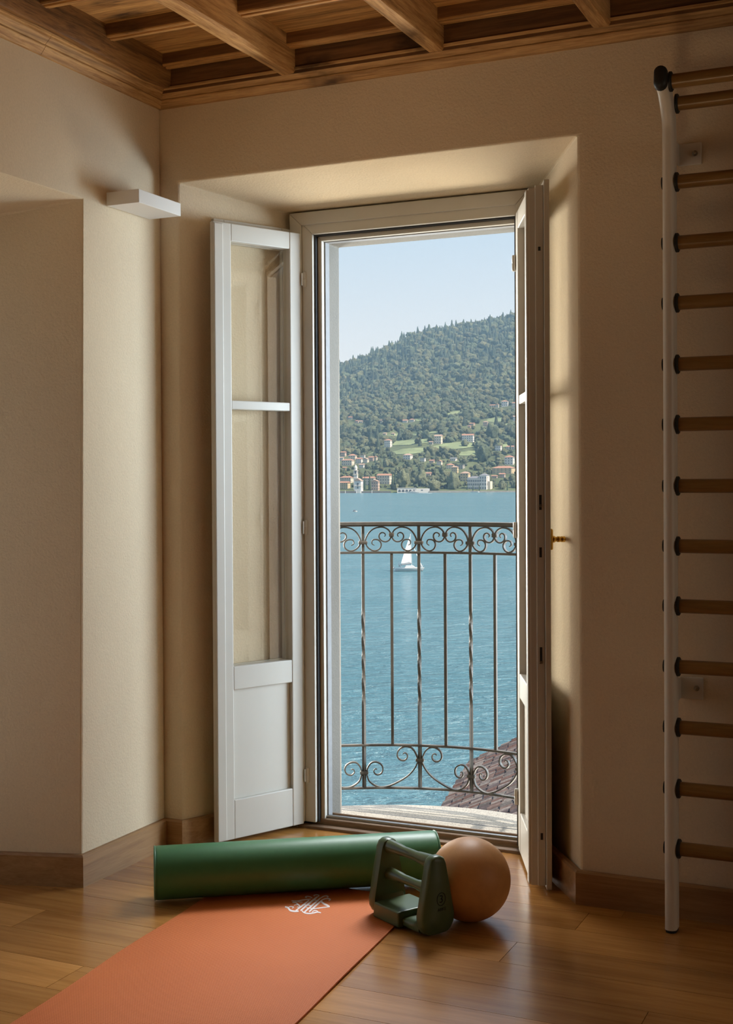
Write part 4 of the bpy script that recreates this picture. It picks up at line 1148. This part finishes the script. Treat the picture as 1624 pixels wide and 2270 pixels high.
# boats ------------------------------------------------------------
def sailboat():
    d = 230.0; b = at(906, 1274.5, d); b.z = WZ; m = d/FPX
    e = empty('sailboat', b, YAW, 'white sailboat with raised mainsail crossing the lake', 'sailboat')
    L = 61*m; h0 = 8*m
    rs = []
    for k in range(15):
        s = k/14; x = -L/2+L*s; bw = .85*math.sin(PI*min(1, .18+s*.82))**.6*(1 if s < .9 else (1-s)/.1+.02); sh = h0*(.80+.25*s)
        x2 = x+(.35*s if s > .8 else 0)
        rs.append([(x2, -bw, sh), (x, -bw*.85, .05), (x, 0, -.35*math.sin(PI*s)), (x, bw*.85, .05), (x2, bw, sh)])
    MB().rings(rs).build('hull', M['boat'], e, smooth=60)
    MB().prism([(-L*.17, h0*.85), (L*.25, h0*.95), (L*.16, h0*1.5), (-L*.12, h0*1.55)], -.55, .55, 'y').build('cabin', M['boat'], e, bevel=.06)
    xm = L*.10
    MB().tube([(xm, 0, h0*1.2), (xm-.06, 0, 46*m), (xm-.2, 0, 83*m)], [.06, .055, .04], 8).build('mast', M['boat'], e, smooth=60)
    sl = MB(); n = 10; vs = []
    for i in range(n+1):
        f = i/n; z = 17*m+f*64*m; luff = xm-.1-.16*f; leech = xm-.12-(25*m)*(1-f)**.85
        for j in range(6):
            g = j/5; dd = (leech-luff)*g; vs.append((luff+dd*.94, dd*.62+.35*math.sin(PI*g)*(1-f*.8), z-(1-f)*g*1.2*m*2))
    sl.add(vs, [(i*6+j, i*6+j+1, (i+1)*6+j+1, (i+1)*6+j) for i in range(n) for j in range(5)])
    o = sl.build('mainsail', M['sail'], e, smooth=True); sm = o.modifiers.new('cloth', 'SOLIDIFY'); sm.thickness = .02
    MB().tube([(xm, 0, 16.8*m), (xm-11.5*m, -7.4*m, 15.6*m), (xm-23.8*m, -15.6*m, 14.6*m)], .07, 8).build('boom', M['boat_dark'], e, smooth=60)
    MB().tube([(L*.48, 0, h0*1.1), (xm+4*m, 0, 54*m)], [.07, .05], 8).build('furled_jib', M['sail'], e, smooth=60)
    MB().tube([(L*.42, .25, h0), (L*.44, .25, h0+3.5*m), (L*.52, 0, h0+4*m), (L*.44, -.25, h0+3.5*m), (L*.42, -.25, h0)], .025, 6).build('bow_rail', M['steel'], e)
    MB().box(-L/2-.45, -L/2-.12, -.14, .14, h0*.55, h0*1.15).build('outboard_motor', M['boat'], e, bevel=.05)
    # person at the stern
    p = empty('person', b+Vector((math.cos(YAW), math.sin(YAW), 0))*(-L*.36), YAW, 'person in white sitting upright at the stern of the sailboat', 'person'); p.location.z = WZ+h0*.78
    me = bpy.data.meshes.new('body'); J = [(0, 0, .42), (0, 0, .66), (0, 0, .86), (0, 0, .97), (0, 0, 1.12), (0, .19, .86), (.10, .24, .62), (.28, .16, .52), (0, -.19, .86), (.10, -.24, .62), (.28, -.16, .52), (.02, .10, .40), (.40, .12, .44), (.44, .12, .02), (.02, -.10, .40), (.40, -.12, .44), (.44, -.12, .02)]
    Ed = [(0, 1), (1, 2), (2, 3), (3, 4), (2, 5), (5, 6), (6, 7), (2, 8), (8, 9), (9, 10), (0, 11), (11, 12), (12, 13), (0, 14), (14, 15), (15, 16)]
    me.from_pydata(J, Ed, []); me.materials.append(M['cloth']); o = bpy.data.objects.new('body', me); col.objects.link(o); o.parent = p
    sk = o.modifiers.new('skin', 'SKIN'); rad = [.14, .15, .16, .06, .11, .07, .05, .04, .07, .05, .04, .09, .08, .05, .09, .08, .05]
    for i, r in enumerate(rad): me.skin_vertices[0].data[i].radius = (r, r)
    me.skin_vertices[0].data[0].use_root = True
    ss = o.modifiers.new('sub', 'SUBSURF'); ss.levels = 1; ss.render_levels = 1
sailboat()
def motorboat():
    d = 1290.0; m = d/FPX; b = at(914, 1096.5, d); b.z = WZ
    e = empty('motor_yacht', b, YAW, 'white motor yacht passing in front of the boathouse', 'motor boat')
    L = 29*m; rs = []
    for k in range(9):
        s = k/8; x = L/2-L*s; bw = 1.7*math.sin(PI*min(1, .05+(1-s)*.0+.2+s*.6)) if s < .95 else .2
        rs.append([(x, -bw*(1-s**4), 1.3+.5*s), (x, -bw*.7*(1-s**4), 0), (x, bw*.7*(1-s**4), 0), (x, bw*(1-s**4), 1.3+.5*s)])
    MB().rings(rs).build('hull', M['boat'], e, smooth=50)
    MB().prism([(-L*.2, 1.5), (L*.3, 1.4), (L*.25, 2.6), (-L*.05, 2.6)], -1.1, 1.1, 'y').build('cabin', M['boat'], e, bevel=.1)
    MB().prism([(-L*.12, 1.8), (L*.22, 1.8), (L*.22, 2.2), (-L*.08, 2.2)], -1.13, 1.13, 'y').build('window_band', M['h_win'], e)
    wk = MB(); p = [(L*.5, -.8), (L*.75, -1.6), (L*1.25, -1.6), (L*1.5, -.5), (L*1.5, .5), (L*1.2, 1.5), (L*.7, 1.5), (L*.5, .8)]
    wk.prism(p, .02, .22, 'z'); o = wk.build('boat_wake', M['foam_water'], smooth=None); o.location = b; o.rotation_euler = (0, 0, YAW)
    tag(o, 'white foam wake trailing the motor yacht', 'wake', kind='stuff')
    d = 620.0; b = at(786, 1124.5, d); b.z = WZ
    e = empty('dinghy', b, YAW+.3, 'tiny white dinghy alone on the open water', 'boat')
    rs = [[(x, -w_, .5), (x, -w_*.6, 0), (x, w_*.6, 0), (x, w_, .5)] for x, w_ in ((-1.1, .5), (-.3, .65), (.5, .5), (1.2, .08))]
    MB().rings(rs).build('hull', M['boat'], e); MB().box(-.6, .3, -.4, .4, .4, .95).build('cover', M['boat_dark'], e, bevel=.1)
    for x, lab in ((1048, 'small boat moored at the villa landing, beside the taller launch'), (1056, 'launch with a canopy moored at the villa landing')):
        d = 1325.0; b = at(x, 1092.5, d); b.z = WZ
        e = empty('moored_boat', b, YAW, lab, 'boat', 'boats moored at the villa')
        rs = [[(xx, -w_, 1.0), (xx, -w_*.6, 0), (xx, w_*.6, 0), (xx, w_, 1.0)] for xx, w_ in ((-2.6, .7), (-1, 1.0), (1.2, .9), (2.7, .1))]
        MB().rings(rs).build('hull', M['boat'], e); MB().box(-1, 1, -.7, .7, 1.7 if x == 1056 else .9, 1.9 if x == 1056 else 1.3).build('canopy', M['boat_dark'], e)
        for sx in (-.9, .9):
            MB().box(sx-.05, sx+.05, -.6, -.5, .9, 1.75).build('canopy_post', M['boat'], e) if x == 1056 else None
    for x, lab in ((765, 'white mooring post standing in the water nearest the balcony reveal'), (789.5, 'white mooring post before the church door'), (798, 'white mooring post just past the church door'), (824, 'white mooring post before the pink gabled house')):
        b = at(x, 1095, 1322); b.z = WZ
        q = MB(); q.tube([(0, 0, -2), (0, 0, 3.0)], .32, 8); o = q.build('mooring_post', M['boat'], smooth=60); o.location = b
        tag(o, lab, 'mooring post', 'mooring posts')
motorboat()

# haze over the lake
def haze():
    m = bpy.data.materials.new('lake_haze'); m.use_nodes = True; n = m.node_tree.nodes; n.clear()
    out = n.new('ShaderNodeOutputMaterial'); v = n.new('ShaderNodeVolumeScatter')
    v.inputs['Color'].default_value = (.42, .72, 1.0, 1); v.inputs['Density'].default_value = HAZE; v.inputs['Anisotropy'].default_value = .2
    m.node_tree.links.new(v.outputs[0], out.inputs['Volume'])
    cf = lambda r, f, z: Vector((r*math.cos(YAW)-f*math.sin(YAW), r*math.sin(YAW)+f*math.cos(YAW), z))
    mb = MB(); pts = [cf(r, f, z) for z in (WZ-8, 900) for (r, f) in ((-2600, 250), (2600, 250), (2600, 3600), (-2600, 3600))]
    mb.add(pts, [(3, 2, 1, 0), (4, 5, 6, 7), (0, 1, 5, 4), (1, 2, 6, 5), (2, 3, 7, 6), (3, 0, 4, 7)])
    o = mb.build('haze', m); tag(o, 'thin blue summer haze over the lake and mountainside', 'haze', kind='stuff')
HAZE = 1.55e-4
haze()

# ------------------------------------------------------------------ light
w = bpy.data.worlds.new('sky'); sc.world = w; w.use_nodes = True
n = w.node_tree.nodes; n.clear(); L_ = w.node_tree.links
bg = n.new('ShaderNodeBackground'); wo = n.new('ShaderNodeOutputWorld'); tc = n.new('ShaderNodeTexCoord'); sp = n.new('ShaderNodeSeparateXYZ'); rp = n.new('ShaderNodeValToRGB')
L_.new(tc.outputs['Generated'], sp.inputs[0]); L_.new(sp.outputs['Z'], rp.inputs['Fac']); L_.new(rp.outputs['Color'], bg.inputs['Color']); L_.new(bg.outputs[0], wo.inputs['Surface'])
el = rp.color_ramp.elements
el[0].position = 0.0; el[0].color = (.78, .84, .88, 1); el[1].position = 1.0; el[1].color = (.30, .45, .70, 1)
for p, c in ((.085, (.69, .775, .85)), (.19, (.46, .60, .755)), (.45, (.30, .46, .74))):
    q = el.new(p); q.color = (*c, 1)
bg.inputs['Strength'].default_value = 1.12

def area(name, loc, target, sx, sy, power, color, spread=180):
    l = bpy.data.lights.new(name, 'AREA'); l.shape = 'RECTANGLE'; l.size = sx; l.size_y = sy; l.energy = power; l.color = color; l.spread = math.radians(spread)
    o = bpy.data.objects.new(name, l); col.objects.link(o); o.location = loc
    o.rotation_euler = (Vector(target)-Vector(loc)).to_track_quat('-Z', 'Y').to_euler(); return o
s = bpy.data.lights.new('sun', 'SUN'); s.energy = 9.5; s.angle = math.radians(.55); s.color = (1.0, .93, .82)
so = bpy.data.objects.new('sun', s); col.objects.link(so)
elv = math.radians(50); sd_ = Vector((math.cos(elv)*.997, math.cos(elv)*.02, math.sin(elv)))
so.rotation_euler = sd_.to_track_quat('Z', 'Y').to_euler(); so.location = (20, 5, 20)
# added area lights boosting the sky's light through the doorway, out of view
area('daylight_fill_door', (.75, 5.75, 1.25), (-2.2, 3.7, 1.0), 1.9, 1.9, 122, (.72, .87, 1.0), 110)
area('daylight_fill_lake', (-4.9, 6.4, 1.2), (-1.0, 3.6, 1.0), 1.9, 1.9, 170, (1.0, .95, .84), 110)
area('daylight_fill_above', (-1.66, 6.7, 4.3), (-1.55, 2.6, .0), 3.2, 1.3, 38, (.97, .98, 1.0), 44)
# daylight thrown up into the room by the lake surface
area('lake_glint', (-1.3, 7.4, -1.9), (-1.8, 2.4, 2.4), 4.0, 1.6, 140, (1.0, .90, .74), 120)
# daylight of the side window in the niche; added fill light at the windowless opposite wall
area('daylight_niche', (-3.2, 2.30, 1.1), (0, 2.5, 1.2), .9, 1.8, 0.7, (1.0, .80, .58))
area('side_fill', (2.1, 2.7, 1.4), (-2.4, 3.3, 1.4), 1.2, 1.6, 6.0, (1.0, .87, .70))
area('ceiling_fill', (-.9, 1.55, .25), (-1.5, 2.85, 2.6), .45, .45, 1.9, (1.0, .70, .40), 60)  # added light without a fixture, brightens the ceiling from out of view
area('rear_fill', (-.4, -1.6, 2.45), (-1.2, 1.2, .4), 1.6, 1.2, 1.8, (1.0, .52, .22))  # added warm fill behind the camera, no known fixture there

# ------------------------------------------------------------------ camera and view
cam = bpy.data.cameras.new('camera'); co = bpy.data.objects.new('camera', cam); col.objects.link(co)
cam.sensor_fit = 'VERTICAL'; cam.sensor_height = 36; cam.lens = FPX*36/IH
cam.shift_y = SHY/IH; cam.clip_start = .05; cam.clip_end = 9000
co.matrix_world = Matrix.Translation(EYEP) @ Matrix((rgt, upv, -fwd)).transposed().to_4x4()
sc.camera = co
sc.view_settings.view_transform = 'Standard'; sc.view_settings.look = 'None'; sc.view_settings.exposure = 0; sc.view_settings.gamma = 1
sc.view_settings.use_curve_mapping = False
sc.cycles.max_bounces = 10; sc.cycles.transparent_max_bounces = 16; sc.cycles.volume_bounces = 0
sc.cycles.sample_clamp_indirect = 6
